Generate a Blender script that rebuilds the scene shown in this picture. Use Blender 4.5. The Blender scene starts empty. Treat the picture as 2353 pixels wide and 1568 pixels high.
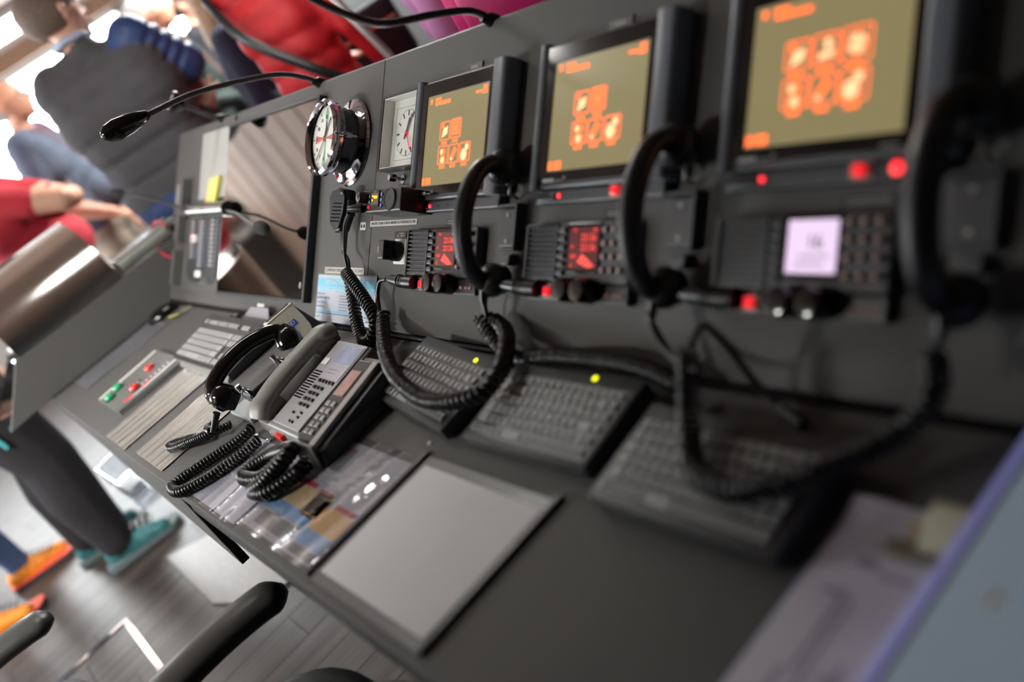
import bpy, bmesh, math, random
from mathutils import Vector, Matrix
import numpy as np

random.seed(7)
scn = bpy.context.scene
COL = scn.collection
PI = math.pi

# ------------------------------------------------------------------ camera
CAM = Vector((3.4536, -0.5888, 0.671))
cd = bpy.data.cameras.new('camera')
cam = bpy.data.objects.new('camera', cd); COL.objects.link(cam)
cd.sensor_width = 36.0; cd.lens = 35.0; cd.sensor_fit = 'HORIZONTAL'
cd.clip_start = 0.02; cd.clip_end = 200
Rm = Matrix(((0.55027251, -0.07380596, 0.83171681),
             (0.65852184, 0.65077951, -0.3779352),
             (-0.51337038, 0.75567104, 0.40670891)))
cam.matrix_world = Matrix.Translation(CAM) @ Rm.to_4x4()
cd.dof.use_dof = True
cd.dof.focus_distance = 1.99
cd.dof.aperture_fstop = 1.4
scn.camera = cam

# ------------------------------------------------------------------ world, daylight
wd = bpy.data.worlds.new('overcast_sky'); scn.world = wd; wd.use_nodes = True
bg = wd.node_tree.nodes['Background']
bg.inputs[0].default_value = (0.93, 0.97, 1.0, 1); bg.inputs[1].default_value = 9.0
scn.view_settings.view_transform = 'Standard'; scn.view_settings.look = 'None'
scn.view_settings.exposure = 1.55; scn.view_settings.gamma = 1.0
scn.view_settings.use_curve_mapping = False

def portal(name, loc, rot, sx, sy):
    l = bpy.data.lights.new(name, 'AREA'); l.shape = 'RECTANGLE'; l.size = sx; l.size_y = sy
    l.cycles.is_portal = True
    o = bpy.data.objects.new(name, l); COL.objects.link(o); o.location = loc; o.rotation_euler = rot
portal('daylight_portal', (-4.56, 0.9, 0.82), (0, -PI/2, 0), 1.25, 5.2)
portal('daylight_portal', (-2.5, -2.66, 0.83), (PI/2, 0, 0), 3.7, 1.15)

# ------------------------------------------------------------------ materials
def lin(c):
    return tuple(((x/255)/12.92 if x/255 <= .04045 else ((x/255+.055)/1.055)**2.4) for x in c)
MATS = {}
def mat(name, rgb, rough=.5, metal=0., var=.06, scale=60., bump=0., spec=.5, emit=None, es=1., coat=0., aniso=None, bscale=None, stretch=None):
    if name in MATS: return MATS[name]
    m = bpy.data.materials.new(name); m.use_nodes = True; MATS[name] = m
    nt = m.node_tree; b = nt.nodes['Principled BSDF']
    c = lin(rgb)
    tc = nt.nodes.new('ShaderNodeTexCoord')
    vec = tc.outputs['Object']
    if stretch:
        mp = nt.nodes.new('ShaderNodeMapping'); mp.inputs['Scale'].default_value = stretch
        nt.links.new(vec, mp.inputs[0]); vec = mp.outputs[0]
    nz = nt.nodes.new('ShaderNodeTexNoise'); nz.inputs['Scale'].default_value = scale; nz.inputs['Detail'].default_value = 4
    nt.links.new(vec, nz.inputs['Vector'])
    rp = nt.nodes.new('ShaderNodeValToRGB')
    rp.color_ramp.elements[0].position = .3; rp.color_ramp.elements[1].position = .7
    rp.color_ramp.elements[0].color = tuple(max(0, x*(1-var)) for x in c)+(1,)
    rp.color_ramp.elements[1].color = tuple(min(1, x*(1+var)) for x in c)+(1,)
    nt.links.new(nz.outputs['Fac'], rp.inputs[0]); nt.links.new(rp.outputs[0], b.inputs['Base Color'])
    b.inputs['Roughness'].default_value = rough; b.inputs['Metallic'].default_value = metal
    b.inputs['Specular IOR Level'].default_value = spec
    if coat: b.inputs['Coat Weight'].default_value = coat; b.inputs['Coat Roughness'].default_value = .05
    if bump:
        nb = nz
        if bscale:
            nb = nt.nodes.new('ShaderNodeTexNoise'); nb.inputs['Scale'].default_value = bscale; nb.inputs['Detail'].default_value = 5
            nt.links.new(vec, nb.inputs['Vector'])
        bp = nt.nodes.new('ShaderNodeBump'); bp.inputs['Strength'].default_value = bump; bp.inputs['Distance'].default_value = .01
        nt.links.new(nb.outputs['Fac'], bp.inputs['Height']); nt.links.new(bp.outputs[0], b.inputs['Normal'])
    if emit:
        b.inputs['Emission Color'].default_value = lin(emit)+(1,); b.inputs['Emission Strength'].default_value = es
    return m

def wood(name, dark, light, rough, axis_scale, spec=.5):
    m = bpy.data.materials.new(name); m.use_nodes = True; nt = m.node_tree; b = nt.nodes['Principled BSDF']
    tc = nt.nodes.new('ShaderNodeTexCoord'); oi = nt.nodes.new('ShaderNodeObjectInfo')
    ad = nt.nodes.new('ShaderNodeVectorMath'); ad.operation = 'ADD'
    mp = nt.nodes.new('ShaderNodeMapping'); mp.inputs['Scale'].default_value = axis_scale
    sc = nt.nodes.new('ShaderNodeVectorMath'); sc.operation = 'SCALE'; sc.inputs['Scale'].default_value = 40
    cx = nt.nodes.new('ShaderNodeCombineXYZ')
    nt.links.new(oi.outputs['Random'], cx.inputs[0]); nt.links.new(oi.outputs['Random'], cx.inputs[1])
    nt.links.new(cx.outputs[0], sc.inputs[0])
    nt.links.new(tc.outputs['Object'], ad.inputs[0]); nt.links.new(sc.outputs[0], ad.inputs[1])
    nt.links.new(ad.outputs[0], mp.inputs[0])
    nz = nt.nodes.new('ShaderNodeTexNoise'); nz.inputs['Scale'].default_value = 1.; nz.inputs['Detail'].default_value = 8; nz.inputs['Roughness'].default_value = .65
    nt.links.new(mp.outputs[0], nz.inputs['Vector'])
    rp = nt.nodes.new('ShaderNodeValToRGB'); rp.color_ramp.elements[0].position = .32; rp.color_ramp.elements[1].position = .68
    rp.color_ramp.elements[0].color = lin(dark)+(1,); rp.color_ramp.elements[1].color = lin(light)+(1,)
    nt.links.new(nz.outputs['Fac'], rp.inputs[0])
    hs = nt.nodes.new('ShaderNodeHueSaturation'); mr = nt.nodes.new('ShaderNodeMapRange')
    mr.inputs['To Min'].default_value = .7; mr.inputs['To Max'].default_value = 1.25
    nt.links.new(oi.outputs['Random'], mr.inputs['Value']); nt.links.new(mr.outputs[0], hs.inputs['Value'])
    nt.links.new(rp.outputs[0], hs.inputs['Color']); nt.links.new(hs.outputs[0], b.inputs['Base Color'])
    b.inputs['Roughness'].default_value = rough; b.inputs['Specular IOR Level'].default_value = spec
    bp = nt.nodes.new('ShaderNodeBump'); bp.inputs['Strength'].default_value = .15; bp.inputs['Distance'].default_value = .003
    nt.links.new(nz.outputs['Fac'], bp.inputs['Height']); nt.links.new(bp.outputs[0], b.inputs['Normal'])
    return m

def clear(name, tint, refl=.08, rough=.02, bump=0., bscale=8., stretch=(1,1,1)):
    m = bpy.data.materials.new(name); m.use_nodes = True; nt = m.node_tree
    nt.nodes.remove(nt.nodes['Principled BSDF']); out = nt.nodes['Material Output']
    t = nt.nodes.new('ShaderNodeBsdfTransparent'); t.inputs[0].default_value = tint+(1,)
    g = nt.nodes.new('ShaderNodeBsdfGlossy'); g.inputs['Roughness'].default_value = rough
    mx = nt.nodes.new('ShaderNodeMixShader')
    lw = nt.nodes.new('ShaderNodeFresnel'); lw.inputs[0].default_value = 1.45
    mt = nt.nodes.new('ShaderNodeMath'); mt.operation = 'ADD'; mt.inputs[1].default_value = refl; mt.use_clamp = True
    ge = nt.nodes.new('ShaderNodeNewGeometry'); iv = nt.nodes.new('ShaderNodeMath'); iv.operation = 'SUBTRACT'; iv.inputs[0].default_value = 1.
    ml = nt.nodes.new('ShaderNodeMath'); ml.operation = 'MULTIPLY'
    nt.links.new(ge.outputs['Backfacing'], iv.inputs[1]); nt.links.new(lw.outputs[0], mt.inputs[0])
    nt.links.new(mt.outputs[0], ml.inputs[0]); nt.links.new(iv.outputs[0], ml.inputs[1]); nt.links.new(ml.outputs[0], mx.inputs[0])
    nt.links.new(t.outputs[0], mx.inputs[1]); nt.links.new(g.outputs[0], mx.inputs[2]); nt.links.new(mx.outputs[0], out.inputs[0])
    if bump:
        tc = nt.nodes.new('ShaderNodeTexCoord'); mp = nt.nodes.new('ShaderNodeMapping'); mp.inputs['Scale'].default_value = stretch
        nz = nt.nodes.new('ShaderNodeTexNoise'); nz.inputs['Scale'].default_value = bscale; nz.inputs['Detail'].default_value = 3
        bp = nt.nodes.new('ShaderNodeBump'); bp.inputs['Strength'].default_value = bump; bp.inputs['Distance'].default_value = .02
        nt.links.new(tc.outputs['Object'], mp.inputs[0]); nt.links.new(mp.outputs[0], nz.inputs['Vector'])
        nt.links.new(nz.outputs['Fac'], bp.inputs['Height']); nt.links.new(bp.outputs[0], g.inputs['Normal']); nt.links.new(bp.outputs[0], lw.inputs['Normal'])
    return m

M_PANEL = mat('anthracite_laminate', (88, 87, 86), .6, spec=.18, var=.05, scale=260, bump=.06, bscale=500)
M_DESK = mat('desk_laminate', (88, 87, 86), .6, spec=.18, var=.05, scale=200, bump=.05, bscale=450)
M_DARK = mat('dark_plastic', (38, 39, 42), .45, var=.08, scale=120, bump=.03)
M_BLACK = mat('black_plastic', (24, 24, 26), .34, var=.1, scale=90, bump=.02)
M_BLKGLOSS = mat('black_gloss', (12, 12, 13), .12, var=.1, scale=40)
M_RUB = mat('cord_rubber', (16, 16, 17), .33, var=.1, scale=80)
M_CASE = mat('slate_case', (58, 61, 66), .38, var=.05, scale=150, bump=.03)
M_RAIL = mat('rail_slate', (100, 105, 112), .28, var=.04, scale=100)
M_GREYP = mat('phone_grey', (126, 125, 120), .42, var=.04, scale=90, bump=.02)
M_GREYL = mat('phone_light_grey', (160, 160, 162), .4, var=.04, scale=90)
M_CHROME = mat('chrome', (215, 215, 222), .06, 1., var=.03, scale=20)
M_STEEL = mat('stainless', (205, 203, 198), .13, 1., var=.04, scale=4, bump=.04, bscale=30, stretch=(60, 1, 60))
M_BRUSH = mat('brushed_metal', (165, 166, 166), .3, 1., var=.05, scale=30)
M_WHITE = mat('white_print', (225, 225, 222), .5, var=.02, scale=30)
M_PAPER = mat('paper', (205, 205, 207), .7, var=.03, scale=7)
M_PAPERG = mat('grey_paper', (146, 146, 152), .6, var=.05, scale=14)
M_PALE = mat('pale_sheet', (160, 161, 157), .5, var=.03, scale=8)
M_YEL = mat('sticky_yellow', (205, 198, 120), .7, var=.04, scale=20)
M_YELE = mat('sticky_yellow_edge', (232, 222, 110), .7, var=.04, scale=20)
M_INK = mat('ink', (40, 40, 45), .7, var=.1, scale=50)
M_INKB = mat('ink_blue_grey', (120, 135, 160), .7, var=.1, scale=50)
M_LBLUE = mat('card_blue', (120, 188, 214), .5, var=.04, scale=30)
M_HIDBLUE = mat('logo_blue', (30, 90, 180), .4, var=.03, scale=30)
M_BEIGE = mat('reader_beige', (190, 186, 170), .45, var=.03, scale=60)
M_RED = mat('red_plastic', (225, 40, 48), .25, var=.06, scale=60, emit=(235, 30, 40), es=.35)
M_REDLED = mat('red_led', (255, 40, 50), .3, emit=(255, 40, 50), es=.9)
M_REDL = mat('red_lens', (225, 50, 45), .15, var=.08, scale=60, coat=.6)
M_GREENL = mat('green_lens', (22, 165, 100), .15, var=.08, scale=60, coat=.6)
M_YELLED = mat('key_led', (225, 225, 20), .3, emit=(225, 225, 10), es=.9)
M_KEY = mat('key_cap', (150, 152, 152), .5, var=.08, scale=120)
M_KEYL = mat('key_cap_light', (158, 160, 160), .42, var=.05, scale=120)
M_KBODY = mat('keyboard_body', (54, 55, 56), .5, var=.06, scale=120)
M_SCREEN = mat('lcd_olive', (60, 56, 40), .25, var=.05, scale=9, emit=(150, 138, 96), es=.27)
M_ORANGE = mat('lcd_orange', (120, 50, 24), .4, emit=(255, 98, 40), es=.75)
M_ORANGEP = mat('lcd_pale_orange', (120, 90, 70), .4, emit=(255, 172, 124), es=.7)
M_LCDRED = mat('lcd_dark_red', (50, 22, 26), .12, var=.1, scale=30, emit=(120, 45, 48), es=.16, coat=.5)
M_REDTXT = mat('lcd_red_text', (230, 60, 50), .4, emit=(240, 60, 50), es=.36)
M_LCDLAV = mat('lcd_lavender', (150, 135, 155), .3, var=.03, scale=20, emit=(190, 168, 194), es=.55)
M_LCDYEL = mat('lcd_yellow', (255, 200, 30), .4, emit=(255, 200, 20), es=1.1)
M_BLUEK = mat('blue_key', (110, 135, 190), .4, var=.05, scale=50)
M_FACE = mat('clock_face', (214, 214, 208), .5, var=.02, scale=15)
M_GLASS = clear('clear_glass', (.97, .98, .98), .02)
M_PLASTIC = clear('clear_plastic', (.95, .95, .97), .10, .06, bump=.5, bscale=6., stretch=(1, 3, 1))
M_ACRYL = clear('acrylic', (.88, .9, .92), .08, .05)
M_MIRROR = mat('black_glass_display', (138, 132, 126), .035, 1., var=.01, scale=3)
M_LEATHER = mat('black_leather', (38, 38, 38), .42, var=.12, scale=80, bump=.12, bscale=220)
M_LIMB = mat('armrest_vinyl', (58, 58, 57), .34, var=.08, scale=60, bump=.05, bscale=200)

# ------------------------------------------------------------------ mesh helpers
class MB:
    def __init__(s): s.bm = bmesh.new()
    def add(s, verts, faces, M=None):
        vs = [s.bm.verts.new((M @ Vector(v)) if M else v) for v in verts]
        for f in faces:
            try: s.bm.faces.new([vs[i] for i in f])
            except ValueError: pass
        return vs
    def box(s, x0, y0, z0, x1, y1, z1, M=None, bev=0., seg=2):
        t = bmesh.new()
        vs = [t.verts.new(v) for v in ((x0,y0,z0),(x1,y0,z0),(x1,y1,z0),(x0,y1,z0),(x0,y0,z1),(x1,y0,z1),(x1,y1,z1),(x0,y1,z1))]
        for f in ((3,2,1,0),(4,5,6,7),(0,1,5,4),(1,2,6,5),(2,3,7,6),(3,0,4,7)): t.faces.new([vs[i] for i in f])
        if bev: bmesh.ops.bevel(t, geom=t.edges[:], offset=bev, segments=seg, profile=.5, affect='EDGES')
        s.merge(t, M); return s
    def hexa(s, pts, M=None, bev=0., seg=2):          # 8 corners, bottom 4 then top 4
        t = bmesh.new(); vs = [t.verts.new(v) for v in pts]
        for f in ((3,2,1,0),(4,5,6,7),(0,1,5,4),(1,2,6,5),(2,3,7,6),(3,0,4,7)): t.faces.new([vs[i] for i in f])
        bmesh.ops.recalc_face_normals(t, faces=t.faces[:])
        if bev: bmesh.ops.bevel(t, geom=t.edges[:], offset=bev, segments=seg, profile=.5, affect='EDGES')
        s.merge(t, M); return s
    def merge(s, t, M=None):
        if M is not None: t.transform(M)
        me = bpy.data.meshes.new('tmp'); t.to_mesh(me); t.free(); s.bm.from_mesh(me); bpy.data.meshes.remove(me)
    def prism(s, poly, z0, z1, M=None, bev=0.):
        t = bmesh.new(); n = len(poly)
        a = [t.verts.new((p[0], p[1], z0)) for p in poly]; b = [t.verts.new((p[0], p[1], z1)) for p in poly]
        t.faces.new(a[::-1]); t.faces.new(b)
        for i in range(n): t.faces.new((a[i], a[(i+1) % n], b[(i+1) % n], b[i]))
        bmesh.ops.recalc_face_normals(t, faces=t.faces[:])
        if bev:
            ed = [e for e in t.edges if abs(e.verts[0].co.z-e.verts[1].co.z) < 1e-7]
            bmesh.ops.bevel(t, geom=ed, offset=bev, segments=2, profile=.5, affect='EDGES')
        s.merge(t, M); return s
    def lathe(s, prof, n=24, M=None, cap=True):        # prof (r,z) about local z
        vs = []; fs = []
        for r, z in prof:
            for i in range(n):
                a = 2*PI*i/n; vs.append((r*math.cos(a), r*math.sin(a), z))
        for j in range(len(prof)-1):
            for i in range(n):
                k = (i+1) % n; fs.append((j*n+i, j*n+k, (j+1)*n+k, (j+1)*n+i))
        if cap:
            if prof[0][0] > 1e-6: fs.append(tuple(range(n-1, -1, -1)))
            if prof[-1][0] > 1e-6: fs.append(tuple((len(prof)-1)*n+i for i in range(n)))
        s.add(vs, fs, M); return s
    def cyl(s, p0, p1, r0, r1=None, n=16):
        r1 = r0 if r1 is None else r1
        return s.tube([p0, p1], [r0, r1], n)
    def tube(s, path, r, n=10, sx=1., sy=1., up=None, cap=True):
        P = [Vector(p) for p in path]; m = len(P)
        R = r if isinstance(r, (list, tuple)) else [r]*m
        fr = frames(P, up); vs = []; fs = []
        for (T, N, B), p, rr in zip(fr, P, R):
            for i in range(n):
                a = 2*PI*i/n; vs.append(p+N*(rr*sx*math.cos(a))+B*(rr*sy*math.sin(a)))
        for j in range(m-1):
            for i in range(n):
                k = (i+1) % n; fs.append((j*n+i, j*n+k, (j+1)*n+k, (j+1)*n+i))
        if cap: fs.append(tuple(range(n-1, -1, -1))); fs.append(tuple((m-1)*n+i for i in range(n)))
        s.add(vs, fs); return s
    def sphere(s, c, r, nu=16, nv=10, M=None):
        rx, ry, rz = r if isinstance(r, (list, tuple)) else (r, r, r)
        t = bmesh.new(); bmesh.ops.create_uvsphere(t, u_segments=nu, v_segments=nv, radius=1.)
        t.transform(Matrix.Translation(c) @ Matrix.Diagonal((rx, ry, rz, 1))); s.merge(t, M); return s
    def grid(s, x0, y0, x1, y1, nx, ny, fz, thick=.0006):
        vs = []; fs = []
        for k in (0, 1):
            for j in range(ny+1):
                for i in range(nx+1):
                    x = x0+(x1-x0)*i/nx; y = y0+(y1-y0)*j/ny; vs.append((x, y, fz(x, y)+k*thick))
        w = nx+1; o = w*(ny+1)
        for j in range(ny):
            for i in range(nx):
                a = j*w+i; fs.append((a+w, a+w+1, a+1, a)); fs.append((o+a, o+a+1, o+a+w+1, o+a+w))
        ring = [i for i in range(nx)]+[j*w+nx for j in range(ny)]+[ny*w+nx-i for i in range(nx)]+[(ny-j)*w for j in range(ny)]
        for i in range(len(ring)):
            a, b = ring[i], ring[(i+1) % len(ring)]; fs.append((a, b, o+b, o+a))
        s.add(vs, fs); return s
    def build(s, name, m, parent=None, smooth=None, loc=None):
        bmesh.ops.recalc_face_normals(s.bm, faces=s.bm.faces[:])
        me = bpy.data.meshes.new(name); s.bm.to_mesh(me); s.bm.free()
        me.materials.append(m)
        if smooth is not None:
            me.polygons.foreach_set('use_smooth', [True]*len(me.polygons))
            me.set_sharp_from_angle(angle=math.radians(smooth))
        o = bpy.data.objects.new(name, me); COL.objects.link(o)
        if parent: o.parent = parent
        if loc: o.location = loc
        return o

def frames(P, up=None):
    m = len(P); T = []
    for i in range(m):
        a = P[max(0, i-1)]; b = P[min(m-1, i+1)]; T.append((b-a).normalized())
    u = Vector(up) if up else (Vector((0, 0, 1)) if abs(T[0].z) < .9 else Vector((1, 0, 0)))
    N = (u-T[0]*u.dot(T[0])).normalized(); out = []
    for i in range(m):
        if i:
            N = (N-T[i]*N.dot(T[i]))
            N = N.normalized() if N.length > 1e-8 else T[i].orthogonal().normalized()
        out.append((T[i], N, T[i].cross(N)))
    return out

def spline(pts, n=12):
    P = [Vector(p) for p in pts]; P = [P[0]*2-P[1]]+P+[P[-1]*2-P[-2]]; out = []
    for i in range(1, len(P)-2):
        for k in range(n):
            t = k/n; a, b, c, d = P[i-1:i+3]
            out.append(.5*((2*b)+(c-a)*t+(2*a-5*b+4*c-d)*t*t+(3*b-a-3*c+d)*t**3))
    out.append(P[-2].copy()); return out

def coil(mb, pts, R, r, pitch, n=12, sides=6):
    path = spline(pts, 24)
    L = [0.]
    for a, b in zip(path, path[1:]): L.append(L[-1]+(b-a).length)
    tot = L[-1]; turns = tot/pitch; N = int(turns*n)
    fr = frames(path); q = []; j = 0
    for i in range(N+1):
        s_ = tot*i/N
        while j < len(L)-2 and L[j+1] < s_: j += 1
        t = (s_-L[j])/max(1e-9, L[j+1]-L[j]); c = path[j].lerp(path[j+1], t)
        Nn = fr[j][1].lerp(fr[j+1][1], t); B = fr[j][2].lerp(fr[j+1][2], t); a = 2*PI*turns*i/N
        q.append(c+Nn*(R*math.cos(a))+B*(R*math.sin(a)))
    mb.tube(q, r, sides); return mb

def circ(n, r, cx=0, cy=0, a0=0, a1=2*PI, end=False):
    return [(cx+r*math.cos(a0+(a1-a0)*i/(n-1 if end else n)), cy+r*math.sin(a0+(a1-a0)*i/(n-1 if end else n))) for i in range(n)]
def rrect(x0, y0, x1, y1, r, n=5):
    p = []
    for cx, cy, a in ((x1-r, y0+r, -PI/2), (x1-r, y1-r, 0), (x0+r, y1-r, PI/2), (x0+r, y0+r, PI)):
        p += circ(n, r, cx, cy, a, a+PI/2, True)
    return p

def tag(o, label, cat, group=None, kind=None):
    if label: o['label'] = label
    if cat: o['category'] = cat
    if group: o['group'] = group
    if kind: o['kind'] = kind
    return o
def thing(name, label, cat, loc=(0, 0, 0), rot=(0, 0, 0), group=None):
    o = bpy.data.objects.new(name, None); o.empty_display_size = .05; COL.objects.link(o)
    o.location = loc; o.rotation_euler = rot
    return tag(o, label, cat, group)
def struct(o, label=None):
    o['kind'] = 'structure'
    if label: o['label'] = label
    return o
def text(s, size, m, parent, loc, rot=(0, 0, 0), name='lettering', depth=.0003, align='CENTER'):
    cu = bpy.data.curves.new('txt', 'FONT'); cu.body = s; cu.size = size; cu.extrude = depth
    cu.align_x = align; cu.align_y = 'CENTER'
    o = bpy.data.objects.new('txt', cu); COL.objects.link(o)
    dg = bpy.context.evaluated_depsgraph_get(); me = bpy.data.meshes.new_from_object(o.evaluated_get(dg))
    bpy.data.objects.remove(o); bpy.data.curves.remove(cu)
    me.materials.clear(); me.materials.append(m)
    q = bpy.data.objects.new(name, me); COL.objects.link(q); q.parent = parent; q.location = loc; q.rotation_euler = rot
    return q
def copy_child(src, parent, loc=None):
    c = src.copy(); COL.objects.link(c); c.parent = parent
    if loc: c.location = loc
    return c

# the console back panel leans back 44 degrees: u along x, v up the slope, w out of it
TILT = math.radians(44)
QV = Vector((0, math.sin(TILT), math.cos(TILT))); NV = Vector((0, -math.cos(TILT), math.sin(TILT)))
PROT = (math.radians(46), 0, 0)
def uvw(u, v, w=0.): return Vector((u, 0, 0))+QV*v+NV*w

FZ = -.75     # floor level; desk top is z = 0
CZ = 1.45     # ceiling

# ================================================================== ROOM
XL, XR, YF, YB = -4.5, 3.95, -2.6, 3.1
M_PLANK = wood('floor_plank_vinyl', (27, 22, 20), (68, 58, 53), .42, (22, 1.6, 20), .3)
M_CEIL = wood('ceiling_board', (168, 138, 122), (190, 160, 144), .6, (6, 1, 6))
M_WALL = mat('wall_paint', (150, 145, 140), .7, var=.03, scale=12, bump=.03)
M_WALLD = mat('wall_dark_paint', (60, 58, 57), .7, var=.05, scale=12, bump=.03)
M_HEAD = mat('window_header_wood', (140, 112, 92), .6, var=.1, scale=10, stretch=(1, 8, 1))
M_FRAME = mat('window_frame_paint', (190, 188, 184), .5, var=.03, scale=20)
M_LUM = mat('luminaire_diffuser', (235, 235, 235), .5, emit=(255, 253, 248), es=46.)
M_LUMD = mat('dimmed_diffuser', (235, 235, 235), .5, emit=(255, 253, 248), es=8.)
M_BLIND = mat('blind_slat', (225, 228, 230), .6, var=.02, scale=20)

fl = struct(MB().box(XL, YF, FZ-.06, XR, YB, FZ-.004).build('floor', mat('subfloor', (38, 34, 32), .8, var=.1)))
plank = {}
for i in range(int((XR-XL)/.1515)+1):
    x = XL+.1515*i; y = YF-random.random()*1.2
    while y < YB:
        a = max(y, YF); b = min(y+1.2, YB, 1e9); x1 = min(x+.15, XR)
        if b-a > .02 and x1-x > .02:
            key = (round(b-a, 3), round(x1-x, 3))
            if key not in plank:
                plank[key] = MB().box(0, 0, 0, x1-x, b-a-.0015, .004, bev=.0008, seg=1).build('plank', M_PLANK, fl)
                o = plank[key]
            else: o = copy_child(plank[key], fl)
            o.location = (x, a, FZ-.004)
        y += 1.2
ce = struct(MB().box(XL, YF, CZ+.012, XR, YB, CZ+.08).build('ceiling', mat('ceiling_void', (46, 40, 36), .9)))
bd = None
for i in range(int((XR-XL)/.29)+1):
    x = XL+.29*i; x1 = min(x+.262, XR)
    if x1-x < .2:
        continue
    if bd is None: bd = MB().box(0, 0, 0, .262, YB-YF-.01, .012, bev=.003, seg=1).build('ceiling_board', M_CEIL, ce); o = bd
    else: o = copy_child(bd, ce)
    o.location = (x, YF+.005, CZ)

def wall_with(name, m, axis, pos, thick, a0, a1, holes, z0=FZ, z1=CZ+.08):
    """wall in plane axis=pos, with rectangular holes (a0,z0,a1,z1) in a row"""
    mb = MB()
    def bx(p0, q0, p1, q1):
        if p1-p0 < 1e-4 or q1-q0 < 1e-4: return
        if axis == 'x': mb.box(min(pos, pos+thick), p0, q0, max(pos, pos+thick), p1, q1)
        else: mb.box(p0, min(pos, pos+thick), q0, p1, max(pos, pos+thick), q1)
    if not holes: bx(a0, z0, a1, z1)
    else:
        zs = sorted(set([z0, z1]+[h[1] for h in holes]+[h[3] for h in holes]))
        for q0, q1 in zip(zs, zs[1:]):
            c = a0
            for h in sorted([h for h in holes if h[1] <= q0+1e-6 and h[3] >= q1-1e-6]):
                bx(c, q0, h[0], q1); c = h[2]
            bx(c, q0, a1, q1)
    return struct(mb.build(name, m))
WIN_L = [(-1.5, .22, .15, 1.06), (.25, .22, 1.9, 1.06), (2.0, .22, 3.05, 1.06)]
WIN_U = [(-1.5, 1.2, .15, 1.42), (.25, 1.2, 1.9, 1.42), (2.0, 1.2, 3.05, 1.42)]
WIN_F = [(-4.3+1.22*k, .3, -3.16+1.22*k, 1.38) for k in range(3)]
wall_with('wall_left', M_WALL, 'x', XL, -.12, YF, YB, WIN_L+WIN_U)
wall_with('wall_front', M_WALL, 'y', YF, -.12, XL, XR, WIN_F)
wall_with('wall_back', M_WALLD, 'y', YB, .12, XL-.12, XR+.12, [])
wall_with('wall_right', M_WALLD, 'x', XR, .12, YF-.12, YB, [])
struct(MB().box(XL, YF, 1.07, XL+.09, YB, 1.19, bev=.006).build('trim_1', M_HEAD))
struct(MB().box(XL, YF, .16, XL+.14, YB, .205, bev=.006).build('trim_2', M_FRAME))
wn = 0
def window(h, axis, pos):
    global wn; wn += 1
    a0, z0, a1, z1 = h
    def T(mb, p0, q0, p1, q1, d0, d1, bev=0.):
        return mb.box(pos+d0, p0, q0, pos+d1, p1, q1, bev=bev) if axis == 'x' else mb.box(p0, pos+d0, q0, p1, pos+d1, q1, bev=bev)
    f = MB(); t = .035
    T(f, a0, z0, a0+t, z1, -.1, -.02); T(f, a1-t, z0, a1, z1, -.1, -.02); T(f, a0, z0, a1, z0+t, -.1, -.02); T(f, a0, z1-t, a1, z1, -.1, -.02)
    w = struct(f.build('window_%d' % wn, M_FRAME))
    T(MB(), a0+t, z0+t, a1-t, z1-t, -.064, -.058).build('pane', M_GLASS, w)
    return w, T
for h in WIN_L: window(h, 'x', XL)
for h in WIN_U:
    w, T = window(h, 'x', XL)
    for k in range(4):
        T(MB(), h[0]+.04, h[1]+.035+k*.045, h[2]-.04, h[1]+.05+k*.045, -.045, -.03).build('blind_slat', M_BLIND, w)
for h in WIN_F: window(h, 'y', YF)
for lx, ly, hl, hw, rz_, lb in ((.62, .2, .32, .1, PI/2, 'small white square-ended ceiling light over the left end of the desk'), (1.4, -2.0, .6, .15, 0, 'long white ceiling light in front of the added light-blocking curtain'), (-1.3, 1.8, .6, .15, PI/2, 'long white ceiling light towards the back wall')):
    t = thing('ceiling_light', lb, 'ceiling light', (lx, ly, CZ), (0, 0, rz_))
    f = MB()
    for a in ((-hl-.02, -hw-.02, hl+.02, -hw), (-hl-.02, hw, hl+.02, hw+.02), (-hl-.02, -hw, -hl, hw), (hl, -hw, hl+.02, hw)): f.box(a[0], a[1], -.03, a[2], a[3], 0)
    f.build('frame', M_FRAME, t)
    MB().box(-hl, -hw, -.02, hl, hw, -.005).build('diffuser', M_LUMD if hl < .5 else M_LUM, t)
# unseen curtain added to keep window and lamp light off the panel's right end
cur = thing('light_blocker', 'added dark curtain out of view that blocks light from the right of the panel', 'light blocker', (1.5, -1.5, 0))
mbc = MB(); NC = 90
mbc.add([(2.4*i/NC, .035*math.sin(i*.9), FZ+.02 if k == 0 else CZ-.03) for k in (0, 1) for i in range(NC+1)], [(i, i+1, NC+2+i, NC+1+i) for i in range(NC)])
mbc.build('blocker_sheet', mat('blocker_cloth', (34, 32, 34), .9, var=.1, scale=20, bump=.2), cur, 60)
MB().tube([(-.02, 0, CZ-.02), (2.42, 0, CZ-.02)], .012, 10).build('rail', M_BRUSH, cur, 40)
# overhead unit mirrored in the dark display
ov = thing('overhead_cabinet', 'dark overhead cabinet hanging from the boarded ceiling near the window wall', 'cabinet', (-3.85, -1.5, 1.1))
MB().box(-.5, -.78, 0, .5, .78, .35, bev=.01).build('body', mat('overhead_dark', (40, 36, 33), .3, var=.05), ov)
MB().box(-.49, -.77, -.008, .49, .77, .0).build('base_trim', mat('overhead_trim', (150, 120, 95), .25, .6), ov)

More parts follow.
